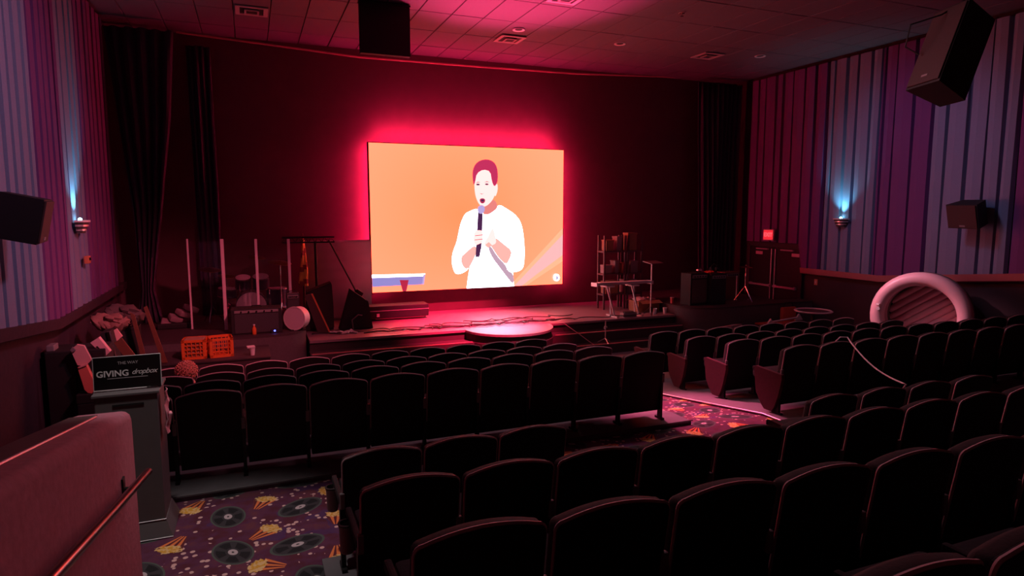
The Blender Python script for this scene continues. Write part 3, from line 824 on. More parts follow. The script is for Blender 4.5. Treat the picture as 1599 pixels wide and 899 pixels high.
lo, hi = at(1462, 152, 6.2), at(1512, 20, 6.2)
hs, M = basis_box('hung_loudspeaker', 'big black loudspeaker hung tilted from the ceiling at upper right', (lo + hi) / 2, hi - lo, (-1, .15, -.1), (.54, .56, (hi - lo).length * .94), spk_parts)
top = M @ Vector((0, 0, (hi - lo).length / 2))
MB().tube([(top.x, top.y - .15, top.z), (top.x, top.y, top.z + .18), (top.x, top.y + .15, top.z)], .02).tube([(top.x, top.y, top.z + .18), (top.x, top.y, ZC - hs.location.z)], .025).build('yoke', black, hs)
MB().tube([M @ Vector((-.2, .34, -.1)), M @ Vector((-.32, .5, -.02)), M @ Vector((-.25, .6, .25)), M @ Vector((-.05, .35, .45)), (top.x, top.y, top.z + .2)], .012).build('speaker_cable', black, hs)
c = (XR - .42, 7.66, 2.90)
t, M = basis_box('wall_loudspeaker', 'small black loudspeaker on a bracket on the right wall', c, (-.28, 0, 1), (-1, .05, -.28), (.56, .34, .44), spk_parts)
MB().box((.26, 0, .02), (.26, .09, .09)).box((.33, 0, .02), (.03, .2, .2)).build('bracket', black, t)
c = (-1.97, 7.30, 2.89)
t, M = basis_box('wall_loudspeaker', 'black loudspeaker on a bracket at the left edge of the photo', c, (.22, .0, 1), (1, .10, -.22), (.46, .34, .42), spk_parts)
MB().box((-.25, 0, .04), (.24, .08, .08)).box((-.35, 0, .04), (.03, .2, .2)).build('bracket', black, t)
s = thing('wall_device', 'small orange device on the left curtain below the sconce', 'device', (XL + .15, 11.0, 2.25))
MB().rbox((.02, 0, 0), (.06, .14, .11), .01).build('case', mat('device_orange', (.6, .2, .1), .5), s)
MB().box((.054, 0, .01), (.008, .08, .04)).build('window', black_gloss, s)

# ------------------------------------------------------------------ drum shield and kit on the left platform
ds = thing('drum_shield', 'clear acrylic drum shield with shiny pale edge posts on the left platform', 'shield', (-.3, 12.4, ZP))
posts = []
for px, Y, wd, pb_ in ((292, 12.60, .03, 500), (346, 12.30, .055, 512), (399, 12.45, .045, 470), (450, 12.65, .05, 470)):
    p = at(px, 373, Y); posts.append((p.x + .3, Y - 12.4))
    MB().rbox((p.x + .3, Y - 12.4, (p.z - ZP) / 2 + .005), (wd, wd * .6, p.z - ZP - .01), .006).build('edge_post', mat('frosted_edge', (.80, .62, .68), .30, coat=.3), ds)
for (xa, ya), (xb, yb) in zip(posts, posts[1:]):
    d = Vector((xb - xa, yb - ya, 0)); ln = d.length - .08; M = Matrix.Rotation(math.atan2(d.y, d.x), 3, 'Z')
    MB().box(((xa + xb) / 2, (ya + yb) / 2, .80), (ln, .006, 1.56), M).build('clear_pane', acrylic, ds)
    for z in (.4, 1.2): MB().box((xb, yb + .02, z), (.05, .04, .07)).build('hinge', grey_plastic, ds)

dk = thing('drum_kit', 'dark drum kit seen dimly behind the clear shield', 'drum kit', (-.05, 13.37, ZP))
shell = mat('drum_shell_dark', (.05, .04, .09), .3, coat=.5); headm = mat('drum_head', (.55, .5, .55), .6)
for nm, c, ax, r, d in (('bass_drum', (0, 0, .29), (0, -1, .0), .28, .4), ('floor_tom', (.48, .15, .40), (0, 0, 1), .2, .36), ('snare_drum', (-.42, .05, .55), (.1, -.1, 1), .17, .14),
                        ('rack_tom', (-.13, -.05, .74), (0, -.35, 1), .14, .2), ('rack_tom', (.19, -.05, .74), (0, -.35, 1), .15, .22)):
    a = Vector(ax).normalized(); c = Vector(c)
    t = MB().cyl(c - a * d / 2, c + a * d / 2, r, n=24).build(nm, shell, dk, True)
    MB().cyl(c + a * (d / 2), c + a * (d / 2 + .008), r * .97, n=24).build('drum_head', headm, t)
    MB().lathe([(r, -.01), (r + .012, -.01), (r + .012, .012), (r, .012)], c + a * d / 2, a, 24, True).lathe([(r, -.01), (r + .012, -.01), (r + .012, .012), (r, .012)], c - a * d / 2, a, 24, True).build('hoop', chrome, t)
    lg = MB()
    for q in range(3):
        e = Vector((math.cos(q * 2.1) * r * .95, math.sin(q * 2.1) * r * .95, 0))
        if nm != 'bass_drum': lg.tube([c + e, (c.x + e.x, c.y + e.y, .0 if 'rack' not in nm else c.z - .25)], .008)
    if nm == 'bass_drum': lg.tube([(-.3, -.15, .28), (-.36, -.2, 0)], .008).tube([(.3, -.15, .28), (.36, -.2, 0)], .008)
    lg.build('drum_leg', chrome, t)
for x, y, h, r in ((-.70, -.05, 1.02, .2), (.55, -.1, 1.12, .22), (-.42, .25, .86, .16), (.15, .30, 1.2, .16)):
    b = MB().tube([(x, y, .25), (x, y, h)], .011)
    for q in range(3): b.tube([(x, y, .32), (x + .2 * math.cos(q * 2.1 + .3), y + .2 * math.sin(q * 2.1 + .3), .01)], .009)
    cs = b.build('cymbal_stand', chrome, dk)
    MB().lathe([(.02, .02), (.05, .012), (r, -.012), (r, -.016), (.05, .008), (.02, .016)], (x, y, h), (.12, -.15, 1), 24, True).build('cymbal', mat('brass_cymbal', (.55, .30, .13), .3, metal=1), cs, True)

def amp(name, label, c, d, rz=0, grill=(.05, .045, .05), edge=True, trim=None):
    t = thing(name, label, 'amplifier', c, rz)
    MB().rbox((0, 0, d[2] / 2), d, .012).build('cabinet', trim or black, t)
    MB().box((0, -d[1] / 2 - .004, d[2] * .44), (d[0] * .86, .012, d[2] * .74)).build('grille_cloth', mat(name + '_grille%g' % grill[0], grill, .9, noise=.4, nscale=90), t)
    MB().box((0, -d[1] / 2 - .004, d[2] * .90), (d[0] * .86, .012, d[2] * .10)).build('control_panel', grey_plastic, t)
    kb = MB()
    for i in range(5): kb.cyl((d[0] * (-.3 + .15 * i), -d[1] / 2 - .01, d[2] * .9), (d[0] * (-.3 + .15 * i), -d[1] / 2 - .03, d[2] * .9), .014, n=8)
    kb.build('knob_row', black_gloss, t)
    MB().tube([(-.08, 0, d[2]), (-.07, 0, d[2] + .03), (.07, 0, d[2] + .03), (.08, 0, d[2])], .009).build('handle', black, t)
    return t


amp('amplifier', 'large black cabinet in front of the drum shield on the left platform', (.03, 11.95, ZP), (.82, .4, .44))
amp('monitor_speaker', 'small black speaker with pale outlined edges behind the white drum', (.66, 12.33, ZP), (.22, .2, .62), trim=mat('outlined_black', (.04, .03, .035), .4))
s = thing('side_drum', 'white round drum lying on its side on the left platform edge', 'drum', (.70, 11.9, ZP + .215))
ax = Vector((-.55, -.83, .05)).normalized()
MB().cyl(-ax * .09, ax * .09, .20, n=28).build('drum_shell', white_p, s, True)
MB().cyl(ax * .09, ax * .098, .185, n=28).build('drum_head', mat('cloudy_head', (.62, .5, .55), .5), s)
MB().lathe([(.195, -.012), (.21, -.012), (.21, .012), (.195, .012)], ax * .09, ax, 28, True).build('hoop', mat('pale_hoop', (.7, .6, .62), .4), s)
MB().box((-.10, 0, -.205), (.06, .25, .02)).box((.10, 0, -.205), (.06, .25, .02)).build('chock', black, s)
s = thing('stage_light', 'tiny glowing blue indicator unit on the left platform front', 'light', (.31, 11.75, ZP))
MB().rbox((0, 0, .035), (.12, .1, .07), .008).build('case', black, s)
MB().ball((0, -.055, .045), .016).build('led', mat('blue_led', (.02, .02, .3), .4, emit=(.10, .12, 1), strength=5), s)
s = thing('orange_bottle', 'small orange bottle standing on the left platform front', 'bottle', (-.02, 11.72, ZP))
MB().lathe([(.03, 0), (.035, .01), (.035, .10), (.014, .14), (.014, .155)], n=14).build('bottle_body', orange_pl, s, True)
MB().cyl((0, 0, .155), (0, 0, .175), .017, n=12).build('cap', white_p, s)
s = thing('gear_pile', 'dim pile of white folded cloths behind the left shield pane', 'cloth', (-1.35, 12.95, ZP))
for i in range(4): MB().rbox((-.12 + i * .13, .02 * i, .09 + .08 * i), (.22, .2, .10), .03, rotm(.3 * i, .3, .35)).build('folded_cloth', mat('dull_cloth', (.30, .2, .22), .9), s)
MB().rbox((0, 0, .05), (.55, .3, .10), .02).build('base_case', black, s)

for label, px, col_, dx in (('orange milk crate on the side step, left of the pair', 308, (.75, .16, .03), 0), ('open orange milk crate on the side step, right of the pair', 343, (.75, .16, .03), 0)):
    p = at(px, 555, 10.85); p.x += -.025 if px < 320 else .02
    s = thing('milk_crate', label, 'crate', (p.x, 10.9, .70), .12 if px > 320 else -.05, 'orange milk crates'); W_, H_ = .33, .30
    for nm, cc, dd in (('crate_side', (0, -W_ / 2, H_ / 2), 0), ('crate_side', (0, W_ / 2, H_ / 2), 0), ('crate_side', (-W_ / 2, 0, H_ / 2), 1), ('crate_side', (W_ / 2, 0, H_ / 2), 1)):
        b = MB(); L_ = W_ + .012
        def bar(u, z, lu, lz): b.box((cc[0] + (0 if dd else u), cc[1] + (u if dd else 0), z), ((.012, lu, lz) if dd else (lu, .012, lz)))
        bar(0, H_ - .02, L_, .04); bar(0, .02, L_, .04); bar(-W_ / 2 + .02, H_ / 2, .04, H_); bar(W_ / 2 - .02, H_ / 2, .04, H_)
        for q in range(4): bar(-.09 + q * .06, H_ / 2, .012, H_ - .06)
        for q in range(3): bar(0, .09 + q * .06, W_ - .04, .012)
        b.build(nm, orange_pl, s)
    MB().box((0, 0, .012), (W_, W_, .016)).build('crate_floor', orange_pl, s)
    if px < 320: MB().rbox((0, 0, H_ * .55), (W_ - .04, W_ - .04, H_ * .9), .02).build('crate_load', cardboard, s)
s = thing('paper_cup', 'white paper cup with a folded napkin on the side step', 'cup', (-.06, 10.72, .70))
MB().lathe([(.03, 0), (.042, .11), (.045, .112), (.045, .118), (.038, .116), (.028, .01), (.0001, .008)], n=16).build('cup_body', white_p, s, True)
MB().rbox((-.02, -.0, .135), (.12, .08, .025), .006, rotm(.2, .1, 0)).build('napkin', white_p, s)

# furled flag, grey backdrop screen and stands at the back left
s = thing('furled_flag', 'furled flag with yellow and dark red bands beside the grey backdrop', 'flag', (.965, 13.62, ZS))
MB().cyl((0, 0, 0), (0, 0, 1.86), .015, n=10).build('pole', wood_brown, s); MB().lathe([(.07, 0), (.07, .03), (.03, .08)], n=18).build('base', black, s)
fy, fr_ = mat('flag_yellow', (.80, .55, .12), .8), mat('flag_dark_red', (.28, .05, .05), .8)
b = MB(); nn = 16; vs = []
for j in range(22):
    t_ = j / 21; r_ = .03 + .085 * t_ ** 1.1
    for i in range(nn):
        a = 2 * PI * i / nn; rr = r_ * (1 + .28 * math.sin(3 * a + t_ * 5)); vs.append((rr * math.cos(a) * .8 - .05 * t_ * 0, rr * math.sin(a), 1.80 - t_ * 1.0))
for j in range(21):
    b.cur = 1 if (j * 3 // 4) % 2 else 0
    for i in range(nn):
        b.cur = int(((j * .5 + i * .19) % 3.04) > 1.9); b.add([], []); b.f.append([j * nn + i, j * nn + (i + 1) % nn, (j + 1) * nn + (i + 1) % nn, (j + 1) * nn + i]); b.mi.append(b.cur)
b.v = [Vector(v) for v in vs]
b.build('flag_cloth', [fy, fr_], s, True)

pL, pR = at(470, 376, 13.9), at(578, 378, 13.9)
s = thing('backdrop_screen', 'grey rippled backdrop screen standing left of the video wall', 'screen', ((pL.x + pR.x) / 2, 13.9, ZS))
wd = pR.x - pL.x; ht = pL.z - ZS
b = MB(); nr = 24
b.add([(x, .012 * math.sin(j * 1.9) * (1 if j % 3 else -.4), ht * j / nr) for j in range(nr + 1) for x in (-wd / 2, 0, wd / 2)], [(j * 3 + i, j * 3 + i + 1, j * 3 + 4 + i, j * 3 + 3 + i) for j in range(nr) for i in range(2)])
o = b.build('screen_sheet', mat('grey_screen_sheet', (.55, .47, .45), .45), s, True); o.modifiers.new('t', 'SOLIDIFY').thickness = .004
MB().box((-wd / 2 + .02, -.05, ht / 2), (.04, .05, ht)).build('side_post', black, s); MB().box((wd / 2 - .02, .05, ht / 2), (.04, .05, ht)).build('side_post', black, s)
q0, q1 = at(440, 371, 13.4), at(522, 374, 13.4)
s = thing('truss_frame', 'black truss bar on a pole in front of the grey backdrop', 'frame', ((q0.x + q1.x) / 2, 13.4, ZS))
hw = (q1.x - q0.x) / 2; zt = q0.z - ZS
b = MB().box((0, 0, zt), (2 * hw, .05, .04)).box((0, 0, zt - .10), (2 * hw, .05, .03))
for i in range(8): b.tube([(-hw + 2 * hw * i / 8, 0, zt - .10), (-hw + 2 * hw * (i + .5) / 8, 0, zt), (-hw + 2 * hw * (i + 1) / 8, 0, zt - .10)], .009)
b.build('truss', black, s)
xp = at(493, 400, 13.4).x - s.location.x
MB().cyl((xp, 0, .02), (xp, 0, zt - .08), .028, n=10).build('pole', black, s); MB().rbox((xp, 0, .02), (.26, .26, .04), .01).build('base_plate', black, s)
d0, d1 = at(513, 374, 13.2), at(560, 462, 13.2)
s = thing('boom_stand', 'black boom stand with long diagonal arm left of the video wall', 'stand', (d1.x, 13.2, ZS))
MB().tube([(d0.x - d1.x, 0, d0.z - ZS), (0, 0, d1.z - ZS), (.08, 0, d1.z - ZS - .15)], .017).build('boom_arm', black, s)
MB().tube([(-.06, 0, d1.z - ZS + .12), (-.06, 0, .05)], .02).build('upright', black, s)
b = MB()
for q in range(3): b.tube([(-.06, 0, .4), (-.06 + .3 * math.cos(q * 2.1 + .6), .15 * math.sin(q * 2.1 + .6), .015)], .014)
b.build('tripod', black, s)
MB().rbox((.0, 0, d1.z - ZS + .05), (.16, .12, .14), .03, rotm(0, 0, .6)).build('sandbag', black, s)
# dark wedge cabinets and a leaning board
wA = [at(px, py, 12.75) for px, py in ((480, 456), (517, 441), (520, 478), (484, 494))]
s = thing('wedge_cabinet', 'dark angular wedge cabinet standing in front of the grey backdrop', 'cabinet', (wA[0].x + .3, 12.75, ZS))
zlow = ZS + .012
pts = [Vector((p.x - s.location.x, 0, p.z - ZS)) for p in wA[:3]] + [Vector((wA[2].x - s.location.x, 0, .01)), Vector((wA[0].x - s.location.x - .05, 0, .01))]
MB().prism(pts, (0, .30, 0)).build('body', black, s)
MB().prism([p * .93 + Vector((.02, -.012, .04)) for p in pts], (0, .012, 0)).build('grille', mat('wedge_grille', (.03, .018, .02), .8), s)
wB = [at(px, py, 12.45) for px, py in ((486, 459), (513, 498))]
s = thing('leaning_board', 'dark leaning board with an orange lit edge by the white drum', 'board', (wB[1].x, 12.45, ZS))
dz = wB[0].z - ZS; dx_ = wB[0].x - wB[1].x
MB().prism([(dx_ - .12, 0, dz * .97), (dx_, 0, dz), (0, 0, .012), (-.2, 0, .012)], (0, .05, 0)).build('board_face', mat('board_dark', (.06, .025, .03), .6), s)
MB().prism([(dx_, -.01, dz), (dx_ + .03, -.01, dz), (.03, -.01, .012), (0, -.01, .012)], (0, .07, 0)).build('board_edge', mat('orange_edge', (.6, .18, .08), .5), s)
s = thing('keyboard_case', 'long black equipment case lying left under the video wall', 'case', (2.75, 13.6, ZS))
MB().rbox((0, 0, .19), (1.5, .42, .26), .02).build('case_body', black, s); MB().box((0, -.215, .22), (1.5, .012, .012)).build('edge_strip', alu, s)
MB().rbox((.15, -.02, .05), (1.1, .3, .04), .01).build('case_foot', mat('pinkish_lid', (.4, .2, .24), .5), s)
MB().box((-.35, -.22, .13), (.06, .02, .07)).build('latch', chrome, s)
pt = [at(548, 452, 12.6), at(530, 490, 12.6), at(582, 490, 12.6), at(575, 470, 12.6)]
s = thing('covered_amplifier', 'black covered equipment heap with a sloping peak left of the video wall', 'equipment', (pt[0].x, 12.6, ZS))
P_ = [Vector((p.x - s.location.x, 0, max(.012, p.z - ZS))) for p in (pt[1], pt[0], pt[3], pt[2])]
P_[0].z = P_[3].z = .012
MB().prism(P_, (0, .25, 0)).build('cover', black, s)
MB().tube([(.02, -.02, .02), (.0, -.03, .2), (.12, -.03, .3), (.2, -.02, .28)], .012).build('cable_loop', grey_plastic, s)
s = thing('crumpled_paper', 'bright crumpled white papers on the stage floor left of the video wall', 'paper', (at(535, 493, 12.3).x, 12.3, ZS))
for i in range(7): MB().rbox((-.2 + i * .07, random.uniform(-.08, .08), .022 + .01 * (i % 3)), (.09, .07, .03), .008, rotm(i, .3 * (i % 3) - .2, .3)).build('paper_scrap', white_p, s)

# tangled cables across the stage front
cab = mat('black_cable', (.012, .01, .012), .5)
for i in range(9):
    x_a = random.uniform(.95, 3.2) if i < 5 else random.uniform(3.2, 6.0); x_b = x_a + random.uniform(2.0, 3.6); pts = []; m_ = 46; ph = random.uniform(0, 6)
    for k_ in range(m_):
        u = k_ / (m_ - 1); x = x_a + (x_b - x_a) * u + .10 * math.sin(u * 23 + ph)
        pts.append((x, 12.24 + .05 * i * (1 if i % 2 else -.4) + .10 * math.sin(u * 31 + ph * 2) * (.4 + .6 * abs(math.sin(u * 5 + ph))) - .02 * x, ZS + .012 + .006 * i * .6))
    tag(MB().tube(pts, .011, 5).build('cable', cab), 'black cable snaking in the tangle along the stage front, %s' % ('left half' if i < 5 else 'right half'), 'cable', 'stage cables left' if i < 5 else 'stage cables right')
s = MB().tube([at(880, 505, 11.75) + Vector((0, 0, .01)), at(905, 522, 11.45), at(930, 540, 11.2), at(943, 544, 11.05)], .007).build('cable', mat('pink_cable', (.5, .25, .28), .5))
tag(s, 'thin pale cable running down the stage steps to the mic stand', 'cable')

# ------------------------------------------------------------------ right half of the stage
s = thing('mic_stand', 'short pale microphone stand on the stage steps by the aisle', 'stand', (at(945, 540, 11.28).x, 11.28, .262))
b = MB()
for q in range(3): b.tube([(0, 0, .1), (.16 * math.cos(q * 2.1 + .4), .16 * math.sin(q * 2.1 + .4), .01)], .008)
b.build('tripod', alu, s); MB().cyl((0, 0, .06), (0, 0, .46), .011, n=10).build('tube', alu, s)
MB().tube([(.035 * math.cos(a), 0, .32 + .035 * math.sin(a)) for a in [k_ * .63 for k_ in range(9)]], .008).build('clip', white_p, s)

kx = [at(931, 443, 12.05), at(1016, 438, 12.05)]
s = thing('keyboard', 'slim silver keyboard on its stand at the right of the stage', 'keyboard', ((kx[0].x + kx[1].x) / 2, 12.1, (kx[0].z + kx[1].z) / 2 - .02))
hw = (kx[1].x - kx[0].x) / 2
MB().rbox((0, 0, 0), (2 * hw, .24, .055), .012, Matrix.Rotation(-.03, 3, 'X')).build('case', alu, s)
kk = MB()
for i in range(44):
    kk.box((-hw + .08 + i * (2 * hw - .16) / 44, -.03, .031), ((2 * hw - .16) / 44 - .002, .14, .012), Matrix.Rotation(-.03, 3, 'X'))
kk.build('keys', white_p, s)
MB().box((-hw - .012, 0, -.01), (.03, .25, .08), Matrix.Rotation(-.03, 3, 'X')).build('end_cheek', white_p, s); MB().box((hw + .012, 0, -.01), (.03, .25, .08), Matrix.Rotation(-.03, 3, 'X')).build('end_cheek', white_p, s)
zk = s.location.z - ZS - .055
t = thing('keyboard_stand', 'pale leaning keyboard stand with two braced frames on the stage', 'stand', (s.location.x, 12.1, ZS))
for sx, nm in ((-hw * .55, 0), (hw * .35, 1)):
    MB().tube([(sx - .04, -.05, zk - .02), (sx + .12, -.12, .03)], .02).tube([(sx + .12, .12, zk - .02), (sx + .2, .18, .03)], .014).box((sx + .14, 0, .015), (.06, .45, .03)).build('leg_frame', alu, t)
    MB().box((sx, 0, zk), (.20, .28, .03)).build('support_arm', white_p, t)
    MB().tube([(sx + .02, -.08, zk * .6), (sx + .16, .15, zk * .35)], .009).build('brace', alu, t)
s = thing('pedal_unit', 'small boxy foot pedal on the stage under the keyboard', 'pedal', (at(982, 488, 11.95).x, 11.97, ZS))
MB().rbox((0, 0, .045), (.34, .16, .09), .012).build('case', grey_plastic, s); MB().box((0, -.02, .095), (.26, .11, .014), Matrix.Rotation(.15, 3, 'X')).build('treadle', black, s)
ms = at(1018, 410, 12.0)
s = thing('music_stand', 'slim music stand with pale pole right of the keyboard', 'stand', (ms.x, 12.0, ZS))
MB().cyl((0, 0, .03), (0, 0, ms.z - ZS), .016, n=10).build('pole', alu, s)
MB().box((.02, -.02, ms.z - ZS + .01), (.40, .25, .015), rotm(.2, .15, 0)).build('desk', mat('stand_desk', (.2, .14, .15), .5), s)
b = MB()
for q in range(3): b.tube([(0, 0, .18), (  .17 * math.cos(q * 2.1), .17 * math.sin(q * 2.1), .012)], .011)
b.build('tripod', black, s)

rk = thing('shelf_rack', 'dim metal shelf rack with boxes at the back right of the stage', 'shelf', (8.12, 13.15, ZS))
sh_m = mat('rack_metal', (.10, .06, .075), .6)
for x in (-.50, .06, .14, .52):
    MB().box((x, -.14, .87), (.04, .04, 1.74)).box((x, .14, .87), (.04, .04, 1.74)).build('rack_post', sh_m, rk)
for z in (.35, .83, 1.36):
    MB().box((.0, 0, z), (1.06, .30, .035)).build('rack_shelf', sh_m, rk)
for i, (x, z, w_, h_, m) in enumerate(((-.5, 1.378, .3, .26, 'brown'), (-.12, 1.378, .2, .34, 'grey'), (.4, 1.378, .36, .42, 'brown'), (-.55, .848, .28, .2, 'grey'), (-.2, .848, .16, .3, 'white'), (.1, .848, .18, .24, 'brown'), (.5, .848, .3, .28, 'grey'), (-.4, .368, .5, .3, 'brown'), (.35, .368, .5, .32, 'grey'))):
    lab = ['top shelf left', 'top shelf middle', 'top shelf right', 'middle shelf far left', 'middle shelf left of centre', 'middle shelf centre', 'middle shelf right', 'bottom shelf left', 'bottom shelf right'][i]
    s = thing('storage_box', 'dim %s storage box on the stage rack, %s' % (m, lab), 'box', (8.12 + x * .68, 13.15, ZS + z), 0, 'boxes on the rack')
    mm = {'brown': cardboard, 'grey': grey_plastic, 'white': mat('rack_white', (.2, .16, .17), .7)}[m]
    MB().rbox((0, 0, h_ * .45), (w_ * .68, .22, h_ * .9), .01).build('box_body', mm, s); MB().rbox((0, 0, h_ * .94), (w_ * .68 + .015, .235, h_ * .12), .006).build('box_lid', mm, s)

bx = at(1045, 489, 12.3)
s = thing('cardboard_box', 'pink-lit open cardboard box on the stage beside the right platform', 'box', (8.43, 12.55, ZS))
MB().box((-.28, 0, .13), (.012, .4, .24)).box((.28, 0, .13), (.012, .4, .24)).box((0, -.2, .13), (.56, .012, .24)).box((0, .2, .13), (.56, .012, .24)).box((0, 0, .012), (.56, .4, .012)).build('box_walls', cardboard, s)
for sg in (-1, 1): MB().box((0, sg * .28, .24), (.54, .16, .008), Matrix.Rotation(sg * -.35, 3, 'X')).build('box_flap', cardboard, s)
for i in range(5): MB().rbox((-.18 + i * .09, .02, .27 + .01 * (i % 2)), (.14, .2, .03), .006, rotm(i * .4, .25, .15 * i - .3)).build('paper_sheet', mat('pinkish_paper', (.7, .5, .5), .8), s)
for i, (x, y, z, lb) in enumerate(((8.62, 12.0, ZS, 'white paper cup on the stage in front of the cardboard box'), (8.34, 11.98, ZS, 'white paper cup on the stage left of the cardboard box'), (8.92, 12.15, ZP, 'red paper cup on the right platform edge by the amplifier'))):
    s = thing('paper_cup', lb, 'cup', (x, y, z))
    MB().lathe([(.032, 0), (.045, .13), (.04, .128), (.03, .01), (.0001, .008)], n=14).build('cup_body', white_p if i < 2 else mat('red_cup', (.7, .12, .12), .5), s, True)
    MB().lathe([(.045, .13), (.049, .128), (.049, .136), (.043, .134)], n=14, close=True).build('cup_rim', white_p, s)

a1 = at(1089, 480, 11.75)
amp('guitar_amplifier', 'tall black guitar amplifier with brownish grille on the right platform', (a1.x - .03, 11.85, ZP), (.50, .34, .72), .06, (.10, .06, .055))
a2 = at(1118, 482, 11.6)
amp('bass_amplifier', 'narrow plain black amplifier standing right of the grilled amplifier', (a2.x + .04, 11.75, ZP), (.42, .34, .70), -.03, (.02, .017, .018))
a3 = at(1137, 478, 12.1)
amp('wooden_amplifier', 'brown wooden cabinet behind the narrow black amplifier', (a3.x + .12, 12.3, ZP), (.42, .34, .66), 0, (.16, .06, .05), trim=wood_brown)
s = thing('headphones', 'dark headphones resting on the narrow black amplifier', 'headphones', (a2.x + .02, 11.75, ZP + .745))
MB().tube([(-.08, 0, .05), (-.07, 0, .13), (0, 0, .17), (.07, 0, .13), (.08, 0, .05)], .010).build('headband', black, s, True)
for sx in (-1, 1): MB().cyl((sx * .06, 0, .05), (sx * .10, 0, .05), .042, n=14).build('ear_cup', black_gloss, s)
s = thing('red_cloth', 'small red cloth lying on the narrow black amplifier', 'cloth', (a2.x - .13, 11.72, ZP + .71))
for i in range(3): MB().rbox((.05 * i - .05, 0, .02 + .008 * i), (.09, .14, .03), .012, rotm(.4 * i, .1, .2)).build('cloth_fold', mat('red_fabric', (.7, .08, .05), .8), s)
s = thing('bright_tool', 'small shiny metal bits on the grilled amplifier', 'tool', (a1.x + .06, 11.82, ZP + .76))
MB().rbox((0, 0, .02), (.12, .07, .035), .01, rotm(.3)).build('case', mat('pale_metal', (.8, .7, .7), .3, metal=.5), s); MB().tube([(.0, 0, .03), (.05, .01, .06), (.1, 0, .02)], .008).build('hook', chrome, s)
c0 = at(1165, 415, 11.8)
s = thing('cymbal_stand', 'chrome cymbal stand on the right platform before the doors', 'stand', (c0.x, 11.8, ZP))
MB().cyl((0, 0, .22), (0, 0, c0.z - ZP + .03), .011, n=10).build('tube', chrome, s)
b = MB()
for q in range(3): b.tube([(0, 0, .36), (.24 * math.cos(q * 2.1 + .5), .24 * math.sin(q * 2.1 + .5), .015)], .011)
b.build('tripod', chrome, s)
MB().lathe([(.015, .02), (.04, .012), (.15, -.008), (.15, -.012), (.04, .006)], (0, 0, c0.z - ZP - .02), (.05, -.08, 1), 22, True).build('cymbal', mat('dark_cymbal', (.25, .13, .08), .35, metal=1), s, True)
MB().rbox((0, 0, .62), (.05, .05, .06), .01).build('height_clamp', chrome, s)
for q in range(3): MB().ball((.24 * math.cos(q * 2.1 + .5), .24 * math.sin(q * 2.1 + .5), .018), .018, 8, 6).build('rubber_foot', grey_plastic, s)
k0, k1 = at(1153, 432, 11.98), at(1147, 467, 11.98)
s = thing('white_stick', 'white stick leaning against the brown wooden cabinet', 'stick', (k1.x, 11.98, ZP))
MB().tube([(0, -.05, .01), (k0.x - k1.x, .05, k0.z - ZP)], .012, 8).build('shaft', white_p, s)
MB().ball((k0.x - k1.x, .05, k0.z - ZP), .017, 8, 6).build('tip', white_p, s)

# floor in front of the right platform
wp = at(1140, 515, 10.75)
s = thing('floor_monitor', 'pinkish wedge floor monitor in front of the right platform', 'loudspeaker', (wp.x + .1, 10.75, .07), .25)
MB().prism([(-.28, -.2, .0), (-.28, .2, 0), (-.28, .2, .42), (-.28, .0, .46)], (.56, 0, 0)).build('cabinet', mat('pinkish_cabinet', (.28, .12, .14), .6), s)
MB().cyl((-.1, -.098, .24), (-.1, -.125, .228), .09, n=18).build('driver', black, s); MB().box((0, .02, .45), (.2, .1, .02)).build('carry_plate', grey_plastic, s)
b0, b1 = at(1203, 503, 10.7), at(1247, 497, 10.7)
s = thing('folding_barrier', 'white bar with triangular ends lying over the red box', 'barrier', ((b0.x + b1.x) / 2, 10.7, b0.z - .03))
hw = (b1.x - b0.x) / 2
MB().tube([(-hw, 0, .03), (hw, 0, .09)], .022, 8).build('bar', white_p, s)
for sx, z in ((-hw, .03), (hw, .09)): MB().prism([(sx - .11, -.02, z - .06), (sx + .11, -.02, z - .06), (sx, -.02, z + .08)], (0, .04, 0)).build('end_triangle', white_p, s)
rb = thing('red_box', 'red wooden box on the floor below the exit doors', 'box', ((b0.x + b1.x) / 2, 10.85, .07))
zb = b0.z - .11 - .07
MB().rbox((0, 0, zb / 2), (.86, .5, zb), .01).build('box_body', wood_brown, rb); MB().rbox((0, 0, zb + .02), (.9, .54, .04), .008).build('box_lid', mat('red_lid', (.55, .07, .04), .6), rb)
rc = at(1232, 479, 11.15)
s = thing('red_bag', 'crumpled bright red bag standing by the exit doors', 'bag', (rc.x, 11.165, .07))
MB().rbox((0, 0, (rc.z - .07) / 2), (.42, .10, rc.z - .07), .04, ).build('bag_body', mat('red_bag_cloth', (.65, .10, .06), .8), s, True); MB().tube([(-.15, 0, rc.z - .1), (-.1, 0, rc.z + .03), (.1, 0, rc.z + .03), (.15, 0, rc.z - .1)], .012).build('strap', black, s)
tb = at(1270, 485, 9.95)
s = thing('round_table', 'small round table with pale rim near the right wall', 'table', (tb.x, 9.95, .085))
zt = tb.z - .085
MB().lathe([(.0001, zt - .03), (.34, zt - .03), (.35, zt - .02), (.35, zt - .005), (.32, zt - .004), (.0001, zt - .006)], n=32).build('table_top', mat('dark_top', (.05, .03, .035), .4), s, True)
MB().lathe([(.32, zt - .004), (.36, zt - .02), (.38, zt), (.36, zt + .015), (.33, zt + .01)], n=32, close=True).build('pale_rim', mat('pale_rim', (.55, .42, .46), .5), s, True)
MB().cyl((0, 0, .02), (0, 0, zt - .03), .04, n=12).build('pedestal', black, s); MB().lathe([(.25, 0), (.25, .02), (.05, .05)], n=20).build('foot', black, s)

